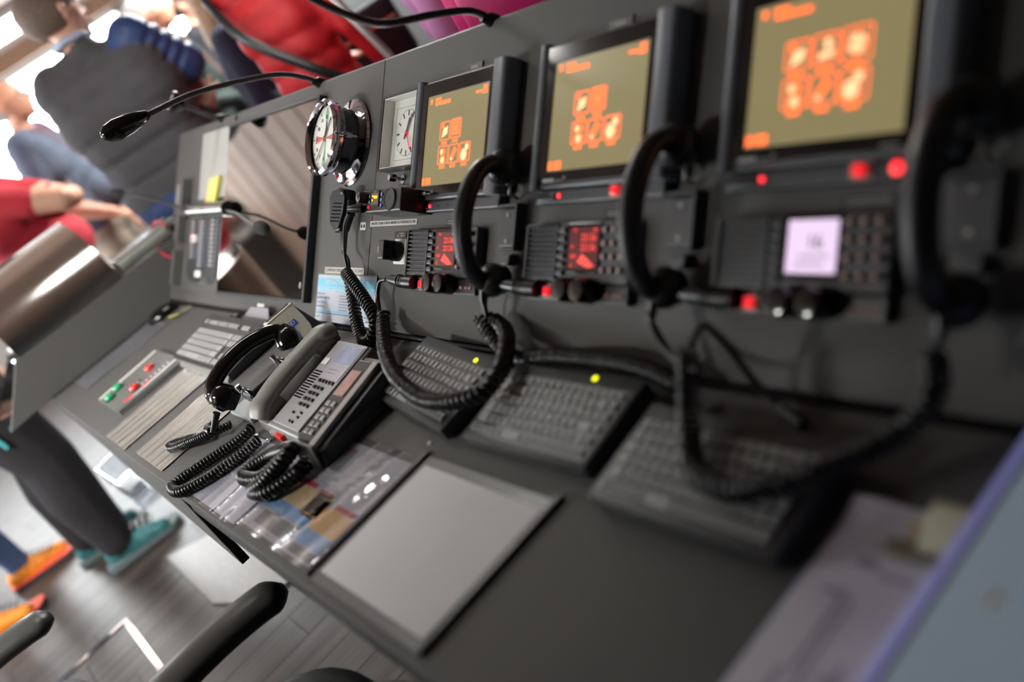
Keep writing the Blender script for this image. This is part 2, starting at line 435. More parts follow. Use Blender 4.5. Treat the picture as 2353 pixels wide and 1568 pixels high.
# ================================================================== FLOOR HARDWARE
tag(MB().box(-.023, -1.9, FZ, -.001, -.782, FZ+.005, bev=.002).build('floor_trim_strip', M_CHROME), 'chrome trim strip on the floor running away from the console', 'trim strip')
tag(MB().box(0, -.804, FZ, 1.3, -.782, FZ+.005, bev=.002).build('floor_trim_strip', M_CHROME), 'chrome trim strip on the floor running parallel to the console', 'trim strip')
tag(MB().prism([(-.181, -.5615), (.387, -.564), (.644, -.463), (.66, -.33), (.02, -.33)], FZ, FZ+.008, bev=.002).build('floor_plate', mat('plate_steel', (92, 85, 79), .4, .3, var=.12, scale=6, stretch=(3, 12, 1))),
    'brushed metal plate on the floor under the desk edge', 'floor plate')

# ================================================================== MAIN CONSOLE
con = thing('console_desk', 'long dark grey console desk with flat laminate top', 'desk', (0, 0, 0))
pan_ = thing('instrument_panel', 'dark grey sloping instrument panel rising behind the console desk', 'panel', (0, 0, 0))
dk = MB().prism([(.06, -.478), (3.72, -.478), (3.72, .0), (.06, .0)], -.032, 0, bev=.002).build('desk_top', M_DESK, con)
pts = [(.08, -.476), (1.46, -.476)]
MB().hexa([(.08, -.478, -.06), (1.46, -.478, -.235), (1.46, -.458, -.235), (.08, -.458, -.06), (.08, -.478, -.032), (1.46, -.478, -.032), (1.46, -.458, -.032), (.08, -.458, -.032)], bev=.002).build('front_fascia', M_DESK, con)
MB().tube([(1.5, -.452, -.058), (3.72, -.452, -.058)], .026, 16).build('edge_rail', M_BLACK, con, 40)
MB().box(.12, -.2, FZ, 3.72, .0, -.032).build('pedestal', M_DARK, con)
MB().box(.02, .002, -.1, 3.72, .09, .004).build('cable_recess', M_BLACK, pan_)
for i, (a, b) in enumerate(((.002, 1.5565), (1.5585, 2.8695), (2.8715, 3.72))):
    o = MB().box(a, .012, -.018, b, .567, 0, bev=.0012, seg=1).build('panel_plate', M_PANEL, pan_); o.rotation_euler = PROT
o = MB().prism([(0, .0), (.30, .30), (.5, .30), (.5, -.75), (.3, -.75), (.3, 0)], .02, 3.7).build('rear_housing', M_DARK, pan_)
o.matrix_local = Matrix(((0, 0, 1, 0), (1, 0, 0, .028), (0, 1, 0, -.0), (0, 0, 0, 1)))
# top edge cap
MB().tube([uvw(.002, .567, -.008), uvw(3.72, .567, -.008)], .0065, 8).build('edge_cap', M_DARK, pan_, 40)
# lid of the inspection slots on the far left of the panel
def pbox(parent, name, m, u0, v0, u1, v1, w0, w1, bev=.0008):
    return MB().box(u0, v0, w0, u1, v1, w1, bev=bev, seg=1).build(name, m, parent)

# ---- side wing
wing = thing('side_console', 'grey side console wing standing square to the left end of the desk', 'console', (0, 0, 0))
MB().prism([(-.475, .158), (.16, .158), (.0, .0), (-.47, .0), (-.63, -.006)], .012, .04, Matrix(((0, 0, 1, 0), (1, 0, 0, 0), (0, 1, 0, 0), (0, 0, 0, 1))), bev=.001).build('divider_panel', M_PANEL, wing)
MB().box(-.3, -.46, .13, .012, .2, .155).build('top_ledge', mat('ledge_grey', (120, 119, 116), .4), wing)
MB().hexa([(-.3, -.63, -.006), (.012, -.63, -.006), (.012, -.47, -.006), (-.3, -.47, -.006), (-.3, -.478, .13), (.012, -.478, .13), (.012, -.46, .13), (-.3, -.46, .13)]).build('front_face', M_BLKGLOSS, wing)
MB().box(-.3, -.47, -.05, .012, .2, .13).build('body', M_DARK, wing)
MB().box(-.25, -.2, FZ, -.0, .2, -.05).build('pedestal', M_DARK, wing)

hood = thing('stainless_hood', 'curved polished stainless steel hood on top of the side console', 'hood', (0, 0, .158))
hp = [(.042, .004)]+[(.042-.26*(1-math.cos(t)), .004+.225*math.sin(t)) for t in [PI/2*k/16 for k in range(1, 17)]]
inn = [(x-.006, z-.004) for x, z in hp][::-1]
mb = MB(); n = len(hp); prof = hp+inn
def hood_sheet(y0, y1):
    t = MB(); vs = [(x, y0, z) for x, z in prof]+[(x, y1, z) for x, z in prof]; m = len(prof)
    t.add(vs, [(i, (i+1) % m, m+(i+1) % m, m+i) for i in range(m)]+[tuple(range(n))+tuple(range(n, m))][:0]
          + [(i, i+1, m-2-i, m-1-i) for i in range(n-1)] + [(m+i+1, m+i, m+m-1-i, m+m-2-i) for i in range(n-1)])
    return t
hood_sheet(-.463, -.068).build('curved_sheet', M_STEEL, hood, 35)
MB().tube([(hp[-1][0], -.468, hp[-1][1]), (hp[-1][0], -.063, hp[-1][1])], .007, 10).build('rolled_edge', M_CHROME, hood, 40)
MB().box(.02, -.44, -.002, .036, -.1, .006).build('hinge', M_BLACK, hood)
MB().cyl((.0, -.49, .012), (.0, -.46, .012), .011).build('hinge_pin', M_BRUSH, hood, 40)

lt = thing('trough_lamp', 'milky glass trough lamp beside the stainless hood on the side console', 'lamp', (0, 0, .157))
gp = [(-.02+.055*math.cos(a), .058+.055*math.sin(a)) for a in [PI+PI*k/14 for k in range(15)]]
def trough(y0, y1):
    t = MB(); pr = gp+[(x*.93-.0014, z*.93+.006) for x, z in gp][::-1]; m = len(pr); k = len(gp)
    vs = [(x, y0, z) for x, z in pr]+[(x, y1, z) for x, z in pr]
    t.add(vs, [(i, (i+1) % m, m+(i+1) % m, m+i) for i in range(m)]+[(i, i+1, m-2-i, m-1-i) for i in range(k-1)]+[(m+i+1, m+i, 2*m-1-i, 2*m-2-i) for i in range(k-1)])
    return t
trough(-.045, .19).build('glass_trough', mat('milky_glass', (196, 200, 192), .12, var=.08, scale=14, coat=.5), lt, 40)
MB().box(-.075, -.048, .05, .035, .19, .058, bev=.002).build('rim', mat('silver_rim', (170, 172, 172), .2, .8, bump=.3, bscale=60), lt)
MB().box(-.06, -.066, .0, -.005, -.045, .035, bev=.004).build('end_bracket', M_BRUSH, lt)

# ================================================================== PANEL: LEFT END
P0 = (0, 0, 0)
side = thing('intercom_panel', 'dark intercom module with columns of pale keys on the panel left end', 'intercom', P0, PROT)
pbox(side, 'backplate', M_PANEL, .17, .045, .578, .272, 0, .004)
for x0, x1, v0 in ((.235, .405, .075), (.425, .535, .075)):
    MB().prism([(x0, .268), (x0, v0+(x1-x0)*.25)]+[(x0+(x1-x0)*(.5-.5*math.cos(a)), v0+(x1-x0)*.25*(1-math.sin(a))) for a in [PI*k/10 for k in range(1, 10)]]+[(x1, v0+(x1-x0)*.25), (x1, .268)], .004, .007).build('key_field', M_CASE, side)
kc = None
for (x, va, vb, nk) in ((.279, .155, .262, 9), (.372, .128, .262, 12), (.484, .130, .264, 11)):
    for k in range(nk):
        v = va+(vb-va)*k/(nk-1)
        if kc is None: kc = MB().box(-.015, -.004, 0, .015, .004, .0035, bev=.0008, seg=1).build('key', M_GREYL, side); o = kc
        else: o = copy_child(kc, side)
        o.location = (x, v, .007)
dots = None
for x, va, vb, nk in ((.315, .155, .2, 5), (.41, .13, .262, 12), (.523, .13, .264, 11)):
    for k in range(nk):
        if dots is None: dots = MB().box(-.008, -.0022, 0, .008, .0022, .001).build('key_label', M_INKB, side); o = dots
        else: o = copy_child(dots, side)
        o.location = (x, va+(vb-va)*k/(nk-1), .0072)
MB().box(.30, .2, .007, .345, .222, .02, bev=.002).build('alarm_key', M_WHITE, side)
MB().box(.312, .205, .02, .327, .213, .0205).build('alarm_mark', M_RED, side)
MB().box(.345, .092, .007, .40, .112, .012, bev=.001).build('maker_plate', M_WHITE, side)
hs = MB().tube([(.30, .297, .024), (.655, .291, .024)], .02, 24).build('hinge_cylinder', M_BRUSH, side, 40)
MB().tube([(.478, .2942, .024), (.482, .2941, .024)], .0206, 24).build('ring', M_DARK, hs, 40)
MB().tube([(.655, .291, .024), (.668, .291, .024)], .0205, 24).build('end_cap', M_BLACK, hs, 40)

def desk_mic(label, path, head_dir):
    t = thing('gooseneck_microphone', label, 'microphone', path[0])
    sp = [p-path[0] for p in spline(path, 10)]
    MB().tube(sp, .0042, 8).build('gooseneck', M_BLACK, t, 60)
    e = sp[-1]; d = Vector(head_dir).normalized()
    MB().tube([e-d*.02, e, e+d*.004], [.005, .008, .008], 12).build('collar', M_BLACK, t, 60)
    MB().tube([e+d*a for a in (0, .012, .03, .055, .07, .078)], [.011, .016, .0175, .0165, .012, .004], 16).build('foam_windscreen', mat('foam', (44, 46, 47), .95, bump=.5, bscale=400), t, 60)
    return t
M1 = [uvw(.33, .297, .045), uvw(.25, .31, .075), uvw(.1, .335, .125), uvw(-.04, .345, .16)]
M2 = [uvw(.66, .285, .03), uvw(.82, .268, .05), uvw(.98, .235, .065), uvw(1.06, .225, .07)]

# the writing panel / papers stuck on the left end
cs = thing('card_sleeve', 'pale blank paper card in a holder on the panel beside the dark display', 'paper', P0, PROT)
pbox(cs, 'card', M_PALE, .29, .327, .592, .538, .0, .003)
pbox(cs, 'holder', M_DARK, .281, .318, .6, .332, .0, .005)
pbox(cs, 'clip', M_BRUSH, .60, .548, .61, .562, .0, .008)
st = thing('sticky_note_pad', 'yellow sticky note block on the pale card above the intercom', 'sticky notes', P0, PROT)
MB().prism([(.392, .314), (.485, .314), (.508, .392), (.42, .392)], .0055, .012).build('pad', M_YEL, st)
MB().prism([(.485, .314), (.50, .314), (.524, .394), (.508, .392)], .0055, .016).build('curled_edge', M_YELE, st)

def slot_unit(label, u0, v0, u1, v1, w, kind):
    t = thing('socket_strip', label, 'socket', P0, PROT)
    pbox(t, 'bracket', M_PANEL, u1-.035, v0, u1, v1, 0, w)
    if kind == 0:
        MB().box(u0, v0+.03, 0, u1-.04, v1-.01, .012, bev=.002).build('cover', M_GREYP, t)
    elif kind == 1:
        MB().box(u0+.0, v0+.045, 0, u1-.04, v1-.008, .02, bev=.003).build('plug_body', M_CASE, t)
        MB().tube([(u0+.015, v0+.05, .03), (u0+.05, v0+.05, .022)], .011, 12).build('plug', M_BLACK, t, 40)
    else:
        MB().box(u0, v0+.01, 0, u1-.04, v1-.005, .008, bev=.002).build('cover', M_DARK, t)
        for k in range(3):
            MB().lathe([(.009, 0), (.009, .004), (.006, .004)], 14, Matrix.Translation((u0+.028, v0+.03+k*.03, .008))).build('socket', M_BLACK, t, 40)
slot_unit('grey bracket with pale cover plate, uppermost at the panel left edge', .06, .30, .2, .402, .03, 0)
slot_unit('grey bracket with a plugged-in connector at the panel left edge', .05, .198, .185, .285, .03, 1)
slot_unit('grey bracket over dark sockets, lowest at the panel left edge', .05, .06, .165, .172, .03, 2)
rc = [uvw(.055, .252, .035), uvw(.0, .268, .05), uvw(-.06, .255, .05), uvw(-.045, .21, .045), uvw(.04, .165, .04), uvw(.085, .148, .012)]
tag(MB().tube(spline(rc, 10), .004, 8).build('patch_cable', mat('pink_cable', (205, 50, 72), .4, var=.03), None, 60), 'thin red patch cable looping between sockets at the panel left edge', 'cable')
desk_mic('black gooseneck microphone reaching left out over the side console', M1, M1[-1]-M1[-2])
desk_mic('black gooseneck microphone hanging in front of the dark display', M2, M2[-1]-M2[-2])

# ================================================================== DISPLAY
dp = thing('panel_display', 'large dark glossy display mirroring the boarded ceiling', 'display', P0, PROT)
pbox(dp, 'housing', M_BLACK, .583, .052, 1.262, .53, 0, .012)
pbox(dp, 'glass', M_MIRROR, .588, .058, 1.252, .524, .012, .014, .0004)
pbox(dp, 'side_frame', M_DARK, 1.253, .05, 1.266, .53, 0, .02)
pbox(dp, 'bottom_frame', M_CASE, .583, .05, 1.253, .056, .0, .017)
pbox(dp, 'top_frame', M_CASE, .583, .526, 1.253, .531, .0, .017)
MB().prism(circ(16, .008, 1.225, .09), .014, .0144).build('round_sticker', M_GREYP, dp)
tag(pbox(None, 'asset_tag', M_WHITE, 0, 0, .05, .013, 0, .0015), 'small white label under the dark display', 'label')
at = bpy.data.objects['asset_tag']; at.location = uvw(.905, .022, 0); at.rotation_euler = PROT

# ================================================================== CHROME CLOCK
ck = thing('ship_clock', 'round chrome ship clock on a wide flange', 'clock', uvw(1.424, .408), PROT)
MB().lathe([(.062, 0), (.094, 0), (.096, .004), (.092, .009), (.076, .012), (.07, .016)], 48).build('flange', M_CHROME, ck, 40)
MB().lathe([(.07, .01), (.071, .05), (.066, .055)], 48).build('case', mat('dark_chrome', (90, 92, 100), .08, 1.), ck, 40)
MB().lathe([(.066, .05), (.078, .051), (.081, .056), (.08, .062), (.083, .067), (.082, .074), (.076, .078), (.071, .074), (.069, .07)], 48, cap=False).build('bezel', M_CHROME, ck, 40)
dial = MB().lathe([(0.0001, .06), (.07, .06), (.07, .062), (.0001, .062)], 48).build('dial', M_FACE, ck, 40)
def wedge(a0, a1, r0, r1, m, z=.0622, name='sector'):
    A = [math.radians(a0+(a1-a0)*k/8) for k in range(9)]
    MB().prism([(r0*math.cos(a), r0*math.sin(a)) for a in A]+[(r1*math.cos(a), r1*math.sin(a)) for a in A[::-1]], z, z+.0004).build(name, m, dial)
M_SRED = mat('sector_red', (190, 95, 90), .6); M_SGRN = mat('sector_green', (120, 170, 135), .6)
wedge(-10, 10, .008, .052, M_SRED); wedge(170, 190, .008, .052, M_SRED)
wedge(82, 98, .006, .058, M_SGRN); wedge(262, 278, .006, .058, M_SGRN)
for k in range(12):
    a = PI/2-k*PI/6
    text(str(k if k else 12), .011, M_INK, dial, (.045*math.cos(a), .045*math.sin(a), .0632), name='numeral')
for k in range(60):
    a = 2*PI*k/60
    if k % 5 == 0: wedge(math.degrees(a)-1, math.degrees(a)+1, .058, .065, M_INK, .0624, 'minute_mark')
for a, L, wd_ in ((232, .058, .0012), (58, .05, .0016), (75, .034, .0024)):
    MB().box(-.008, -wd_, .0645, L, wd_, .0652, Matrix.Rotation(math.radians(a), 4, 'Z')).build('hand', M_INK, ck)
MB().lathe([(.004, .064), (.004, .067)], 12).build('hub', mat('brass', (190, 150, 70), .2, 1.), ck, 40)
lc = MB(); lc.box(.078, -.006, .04, .092, .006, .074, bev=.002); lc.tube([(.088, -.012, .072), (.088, .012, .072)], .0045, 10); lc.tube([(.09, 0, .03), (.09, 0, .08)], .003, 8)
lc.build('latch', M_CHROME, ck, 40)
for a in (35, 145, 265):
    MB().lathe([(.003, .009), (.003, .0105)], 10, Matrix.Translation((.086*math.cos(math.radians(a)), .086*math.sin(math.radians(a)), 0))).build('screw', M_DARK, ck)

# ================================================================== SQUARE CLOCK
sq = thing('square_clock', 'square white-faced clock in a thin black frame beside a monitor', 'clock', uvw(1.617, .329), PROT)
f = MB()
for a in ((0, 0, .148, .004), (0, .144, .148, .148), (0, .004, .004, .144), (.144, .004, .148, .144)): f.box(a[0], a[1], 0, a[2], a[3], .026)
f.build('frame', M_BLACK, sq)
f = MB()
for a in ((.004, .004, .144, .006), (.004, .142, .144, .144), (.004, .006, .006, .142), (.142, .006, .144, .142)): f.box(a[0], a[1], .001, a[2], a[3], .024)
f.build('inner_wall', M_FACE, sq)
fc = MB().box(.006, .006, .001, .142, .142, .003).build('dial', M_FACE, sq)
f = MB()
for a in ((.022, .022, .126, .0226), (.022, .1254, .126, .126), (.022, .0226, .0226, .1254), (.1254, .0226, .126, .1254)): f.box(a[0], a[1], .003, a[2], a[3], .0032)
f.build('dial_outline', M_INK, fc)
for k in range(60):
    a = 2*PI*k/60; big = k % 5 == 0
    if big: MB().box(.034, -.0018, .003, .045, .0018, .0036, Matrix.Translation((.074, .074, 0)) @ Matrix.Rotation(a, 4, 'Z')).build('hour_mark', M_INK, fc)
    else: MB().box(.045, -.0005, .003, .0465, .0005, .0036, Matrix.Translation((.074, .074, 0)) @ Matrix.Rotation(a, 4, 'Z')).build('minute_mark', M_INK, fc)
for a, L, w_, m in ((62, .04, .0016, M_INK), (235, .014, .0024, M_INK), (70, .03, .0024, M_INK), (-60, .04, .0006, M_RED)):
    MB().box(-.006, -w_, .005, L, w_, .006, Matrix.Translation((.074, .074, 0)) @ Matrix.Rotation(math.radians(a), 4, 'Z')).build('hand', m, sq)
MB().lathe([(.003, .003), (.003, .0075)], 12, Matrix.Translation((.074, .074, 0))).build('hub', M_RED, sq, 40)
MB().box(.004, .004, .0235, .144, .144, .0245).build('glass', M_GLASS, sq)
kn = thing('chrome_knob', 'small chrome knob under the square clock', 'knob', uvw(1.685, .312), PROT)
MB().lathe([(.0035, 0), (.0035, .014), (.0055, .015), (.0075, .018), (.0075, .03), (.0062, .032)], 20).build('grip', M_CHROME, kn, 40)
MB().lathe([(.009, 0), (.009, .002)], 20).build('washer', M_BRUSH, kn, 40)

# ================================================================== MONITORS
def icon(parent, x0, y0, x1, y1, kind):
    """outline tile with a bright pictogram"""
    g = parent
    r = .004; z = .0308
    a = rrect(x0, y0+.006, x1, y1, r); b = rrect(x0+.0022, y0+.0082, x1-.0022, y1-.0022, r*.7)
    mb = MB(); n = len(a)
    mb.add([(p[0], p[1], z) for p in a]+[(p[0], p[1], z) for p in b], [(i, (i+1) % n, n+(i+1) % n, n+i) for i in range(n)])
    cx = (x0+x1)/2; cy = (y0+.006+y1)/2
    mb.box(cx-.009, y0-.001, z, cx+.009, y0+.004, z+.0001)
    w = x1-x0
    pale = MB()
    if kind == 0:
        pale.prism([(cx-.010, cy-.012), (cx+.008, cy-.006), (cx+.010, cy+.008), (cx-.006, cy+.004)], z, z+.0002); mb.box(cx-.012, cy+.006, z, cx-.004, cy+.014, z+.0001)
    elif kind == 1:
        for k in range(5): mb.box(x0+.004, y0+.012+k*.006, z, x1-.004, y0+.0165+k*.006, z+.0001)
        pale.box(cx-.001, cy-.001, z, cx+.001, cy+.001, z+.0001)
    elif kind == 2:
        pale.prism(circ(14, .005, cx-.005, cy+.006), z, z+.0002); mb.prism(circ(14, .006, cx+.003, cy+.006), z, z+.0001); mb.box(cx-.006, cy-.004, z, cx+.005, cy+.004, z+.0001); mb.prism(circ(14, .010, cx, cy-.009), z, z+.0001); pale.prism(circ(14, .006, cx, cy-.009), z+.0001, z+.0003)
    elif kind == 3:
        mb.prism([(cx-.010, cy-.004), (cx-.001, cy-.011), (cx+.011, cy+.006), (cx+.002, cy+.013)], z, z+.0001); pale.prism([(cx-.011, cy-.009), (cx-.005, cy-.013), (cx-.002, cy-.009), (cx-.008, cy-.005)], z, z+.0002)
    elif kind == 4:
        pale.prism(circ(16, .010, cx-.003, cy-.005), z, z+.0002); pale.prism(circ(14, .006, cx+.006, cy+.008), z, z+.0002); mb.prism(circ(16, .012, cx-.003, cy-.005), z, z+.0001)
    elif kind == 5:
        c = [circ(14, .005, cx+.007*math.cos(k*PI/2+.6), cy+.007*math.sin(k*PI/2+.6)) for k in range(4)]
        for q in c: pale.prism(q, z, z+.0002)
        mb.prism(circ(16, .012, cx, cy), z-.0002, z)
    else:
        pale.prism(circ(14, .006, cx+.002, cy+.006), z, z+.0002); pale.prism([(cx-.010, cy-.011), (cx+.011, cy-.008), (cx+.011, cy-.001), (cx-.009, cy-.003)], z, z+.0002)
    i = mb.build('icon', M_ORANGE, g); pale.build('icon_symbol', M_ORANGEP, g)
    return i

def monitor(u0, label, icons, usb, dot2):
    t = thing('radio_terminal_monitor', label, 'monitor', uvw(u0, .262), PROT, 'radio terminal monitors')
    MB().box(0, 0, 0, .292, .218, .0255, bev=.003).build('housing', M_CASE, t)
    f = MB(); s0, s1, q0, q1 = .036, .251, .0245, .1885
    for a in ((.018, .008, .272, q0), (.018, q1, .272, .213), (.018, q0, s0, q1), (s1, q0, .272, q1)): f.box(a[0], a[1], .0255, a[2], a[3], .0295)
    f.build('black_bezel', M_BLKGLOSS, t)
    sc = MB().box(s0, q0, .0255, s1, q1, .0275).build('screen', M_SCREEN, t)
    def sub(o): o.location = (s0, q0, -.003); return o
    for (x0, y0, x1, y1, k) in icons:
        before = set(bpy.data.objects); icon(sc, x0, y0, x1, y1, k)
        for o in set(bpy.data.objects)-before: o.location = (s0, q0, -.003)
    def bar(x0, y0, x1, y1, m=M_ORANGE): sub(MB().box(x0, y0, .0306, x1, y1, .0308).build('readout', m, sc))
    bar(.010, .150, .018, .159); bar(.028, .154, .05, .159); bar(.029, .1455, .083, .1525)
    bar(.17, .150, .19, .154); bar(.194, .152, .206, .161); bar(.19, .147, .207, .1515)
    bar(.002, .003, .012, .015); bar(.016, .003, .034, .015)
    for x0, x1, h in ((-.004, .017, .034), (.266, .306, .037)):
        MB().prism(rrect(x0, 0, x1, h, .009), -.0, .222, Matrix(((1, 0, 0, 0), (0, 0, 1, -.002), (0, 1, 0, 0), (0, 0, 0, 1)))).build('side_rail', M_RAIL, t, 40)
    MB().box(.03, .0085, .0295, .058, .0145, .0298).build('maker_mark', M_GREYL, t)
    MB().box(.06, .0095, .0295, .078, .0115, .0298).build('maker_mark', M_GREYP, t)
    MB().lathe([(.0028, 0), (.0028, .001)], 12, Matrix.Translation((.084, .0135, .0295))).build('power_led', M_GREYP, t)
    MB().box(.225, .0105, .0295, .247, .0135, .0298).build('model_mark', M_GREYP, t)
    b = MB().box(0, -.021, 0, .292, -.001, .018, bev=.002).build('control_bar', M_CASE, t)
    MB().box(.006, -.017, .018, .052, -.006, .0205, bev=.002).build('port_cover', M_BLACK, b)
    if usb: MB().tube([(.012, -.0115, .024), (.036, -.0115, .03)], .0075, 12).build('port_plug', M_BLKGLOSS, b, 40)
    MB().lathe([(.0035, 0), (.0035, .002), (.002, .003)], 12, Matrix.Translation((.06, -.0105, .018))).build('status_led', M_REDLED, b, 40)
    for x in (.09, .125): MB().lathe([(.0014, 0), (.0014, .001)], 8, Matrix.Translation((x, -.011, .018))).build('screw', M_BLACK, b)
    MB().box(.183, -.0205, .018, .213, -.0005, .0205, bev=.001).build('alarm_cover', M_GREYP, b)
    MB().box(.191, -.017, .0205, .205, -.004, .028, bev=.002).build('alarm_key', M_RED, b)
    if dot2: MB().lathe([(.007, 0), (.007, .002), (.003, .004)], 16, Matrix.Translation((.240, -.010, .018))).build('alarm_led', M_REDLED, b, 40)
    pl_ = thing('name_plate', 'small black name plate above ' + label.split(' showing')[0].replace('radio terminal', 'the'), 'label', uvw(u0+.125, .487), PROT)
    MB().box(0, 0, 0, .052, .016, .003, bev=.0008).build('plate', M_BLACK, pl_)
    MB().box(.014, .0055, .003, .038, .0105, .0033).build('plate_text', M_GREYP, pl_)
    return t
I5 = [(.055, .073, .091, .113, 0), (.093, .074, .129, .114, 1), (.054, .030, .09, .070, 2), (.092, .030, .127, .070, 3), (.130, .030, .166, .070, 4)]
I6 = [(.05, .076, .087, .116, 0), (.089, .076, .126, .117, 6), (.128, .074, .167, .118, 5), (.05, .033, .088, .074, 2), (.089, .033, .127, .074, 3), (.128, .032, .167, .074, 4)]
monitor(1.778, 'radio terminal monitor beside the square clock showing five orange icons', I5, True, False)
monitor(2.178, 'radio terminal monitor between two others showing five orange icons', I5, False, False)
monitor(2.578, 'radio terminal monitor showing six orange icons in two rows of three', I6, False, True)

# ================================================================== TRANSCEIVERS
def radio(u0, label, lcd, lit):
    t = thing('radio_transceiver', label, 'radio', uvw(u0, .094), PROT, 'radio transceivers')
    MB().box(0, .029, 0, .252, .116, .020, bev=.003).build('body', M_DARK, t)
    ls = MB().box(0.004, 0, 0, .248, .028, .013, bev=.002).build('lower_strip', M_BLACK, t)
    gr = MB(); gr.box(.008, .032, .020, .014, .113, .026, bev=.001); gr.box(.084, .032, .020, .089, .113, .025, bev=.001); gr.box(.014, .032, .02, .084, .036, .024)
    gr.build('speaker_frame', M_CASE, t)
    sl = None
    for k in range(10):
        if sl is None: sl = MB().box(.014, 0, .020, .084, .0036, .0245, bev=.0008, seg=1).build('speaker_slat', M_CASE, t); o = sl
        else: o = copy_child(sl, t)
        o.location = (0, .0385+k*.0076, 0)
    sk = None
    for k in range(6):
        if sk is None: sk = MB().box(.092, 0, .020, .109, .0085, .026, bev=.002).build('soft_key', M_CASE, t); o = sk
        else: o = copy_child(sk, t)
        o.location = (0, .038+k*.0125, 0)
    MB().box(.111, .042, .020, .19, .115, .0225, bev=.001).build('display_frame', M_BLKGLOSS, t)
    d = MB().box(.118, .049, .0225, .186, .108, .0231).build('display', lcd, t)
    if lit:
        text('16', .022, M_INK, d, (.156, .083, .0234), name='readout')
        for y, a, b_ in ((.067, .135, .176), (.058, .13, .17)): MB().box(a, y, .0231, b_, y+.002, .0234).build('readout', M_INKB, d)
    else:
        for s_, y, x, h in (('22136', .093, .163, .014), ('22136', .079, .163, .014), ('TX', .104, .13, .007), ('RX', .104, .178, .007), ('M', .08, .126, .007), ('VHF', .066, .13, .008), ('C', .053, .127, .008)):
            text(s_, h, M_REDTXT, d, (x, y, .0233), name='readout')
        MB().prism([(.14, .058), (.165, .05), (.18, .052), (.165, .062), (.15, .07)], .0231, .0234).build('readout', M_REDTXT, d)
    ky = None
    for r in range(4):
        for c in range(3):
            if ky is None: ky = MB().box(-.0055, -.0045, .020, .0055, .0045, .0265, bev=.0022).build('key', M_BLACK, t); km = MB().box(-.003, -.0024, .0265, .003, .0024, .0268).build('key_legend', mat('key_legend', (150, 126, 118), .5, emit=(170, 130, 118), es=.07), ky); o = ky
            else:
                o = copy_child(ky, t); copy_child(km, o)
            o.location = (.2005+c*.0185, .047+r*.019, 0)
    for x in (.126, .168):
        k = MB().lathe([(.0185, 0), (.0185, .016), (.0172, .026), (.0155, .030), (.012, .0305)], 28, Matrix.Translation((x, .017, .013))).build('knob', M_BLKGLOSS, ls, 35)
    MB().box(.052, .003, .013, .078, .027, .016, bev=.001).build('distress_cover', M_GREYP, ls)
    MB().box(.058, .007, .016, .072, .021, .022, bev=.002).build('distress_key', M_RED, ls)
    for x in (.20, .216, .228): MB().box(x, .01, .013, x+.009, .0145, .0155, bev=.001).build('small_key', mat('salmon_key', (150, 95, 88), .5), ls)
    MB().box(.012, .0305, .020, .04, .0345, .0204).build('maker_mark', M_GREYL, t)
    pg = thing('connector_plug', 'black cable plug on the ' + label, 'plug', uvw(u0+.028, .11, .024), PROT, 'connector plugs')
    MB().tube([(.02, .0, 0), (.0, .0, .004), (-.02, .001, .008), (-.045, .003, .012), (-.058, .003, .014)], [.0125, .0125, .0105, .0095, .006], 14).build('plug_body', M_BLACK, pg, 40)
    for k in range(3): MB().tube([(-.006-.007*k, .0005+.0006*k, .0052+.0016*k), (-.009-.007*k, .0005+.0006*k, .0058+.0016*k)], .0125, 14).build('plug_rib', M_DARK, pg, 40)
    return t
radio(1.763, 'radio with dark red display beside the rotary switch', M_LCDRED, False)
radio(2.163, 'radio with dark red display between two other radios', M_LCDRED, False)
radio(2.571, 'radio with a lit lavender display', M_LCDLAV, True)
def strip_label(name, label, s, u, v, w_, h, mb_, mt, size):
    t = thing(name, label, 'label', uvw(u, v), PROT)
    MB().box(0, 0, 0, w_, h, .0012, bev=.0003, seg=1).build('strip', mb_, t)
    q = text(s, size, mt, t, (w_/2, h/2, .0014), depth=.0001)
    bb = max(v_.co.x for v_ in q.data.vertices)-min(v_.co.x for v_ in q.data.vertices)
    q.scale.x = (w_*.94)/bb
    return t
M_LBL = mat('label_silver', (176, 174, 168), .45, var=.03)
strip_label('engraved_label', 'silver engraved label strip under the small transceiver', 'EMERGENCY CALLING OF AIR MHz AIRBORNE 121.5 / SCENE/PLANE 123.1 MHz', 1.553, .222, .206, .0115, M_LBL, M_INK, .0075)
strip_label('engraved_label', 'silver engraved label strip above the emergency card', 'COMPANY EMERGENCY NO. TO SHIP', 1.334, .1215, .208, .0145, M_LBL, M_INK, .0095)
for u, lb in ((1.872, 'beside the square clock'), (2.33, 'between two others'), (2.74, 'showing six icons')):
    t = thing('name_plate', 'small black name plate under the monitor ' + lb, 'label', uvw(u, .2165), PROT)
    MB().box(0, 0, 0, .072, .0125, .0015, bev=.0004, seg=1).build('plate', M_BLACK, t)
    MB().box(.006, .0075, .0015, .062, .0098, .0018).build('plate_text', M_GREYP, t); MB().box(.006, .003, .0015, .066, .0053, .0018).build('plate_text', M_GREYP, t)
t = thing('name_plate', 'small black name plate above the rotary switch', 'label', uvw(1.67, .198), PROT)
MB().box(0, 0, 0, .05, .012, .0015, bev=.0004, seg=1).build('plate', M_BLACK, t); MB().box(.02, .0065, .0015, .04, .009, .0018).build('plate_text', M_GREYP, t); MB().box(.012, .002, .0015, .02, .0045, .0018).build('plate_text', M_GREYP, t); MB().box(.026, .002, .0015, .042, .0045, .0018).build('plate_text', M_GREYP, t)
t = thing('name_plate', 'narrow black name plate above the small transceiver', 'label', uvw(1.668, .294), PROT)
MB().box(0, 0, 0, .06, .009, .0015, bev=.0004, seg=1).build('plate', M_BLACK, t); MB().box(.01, .003, .0015, .05, .006, .0018).build('plate_text', M_GREYP, t)
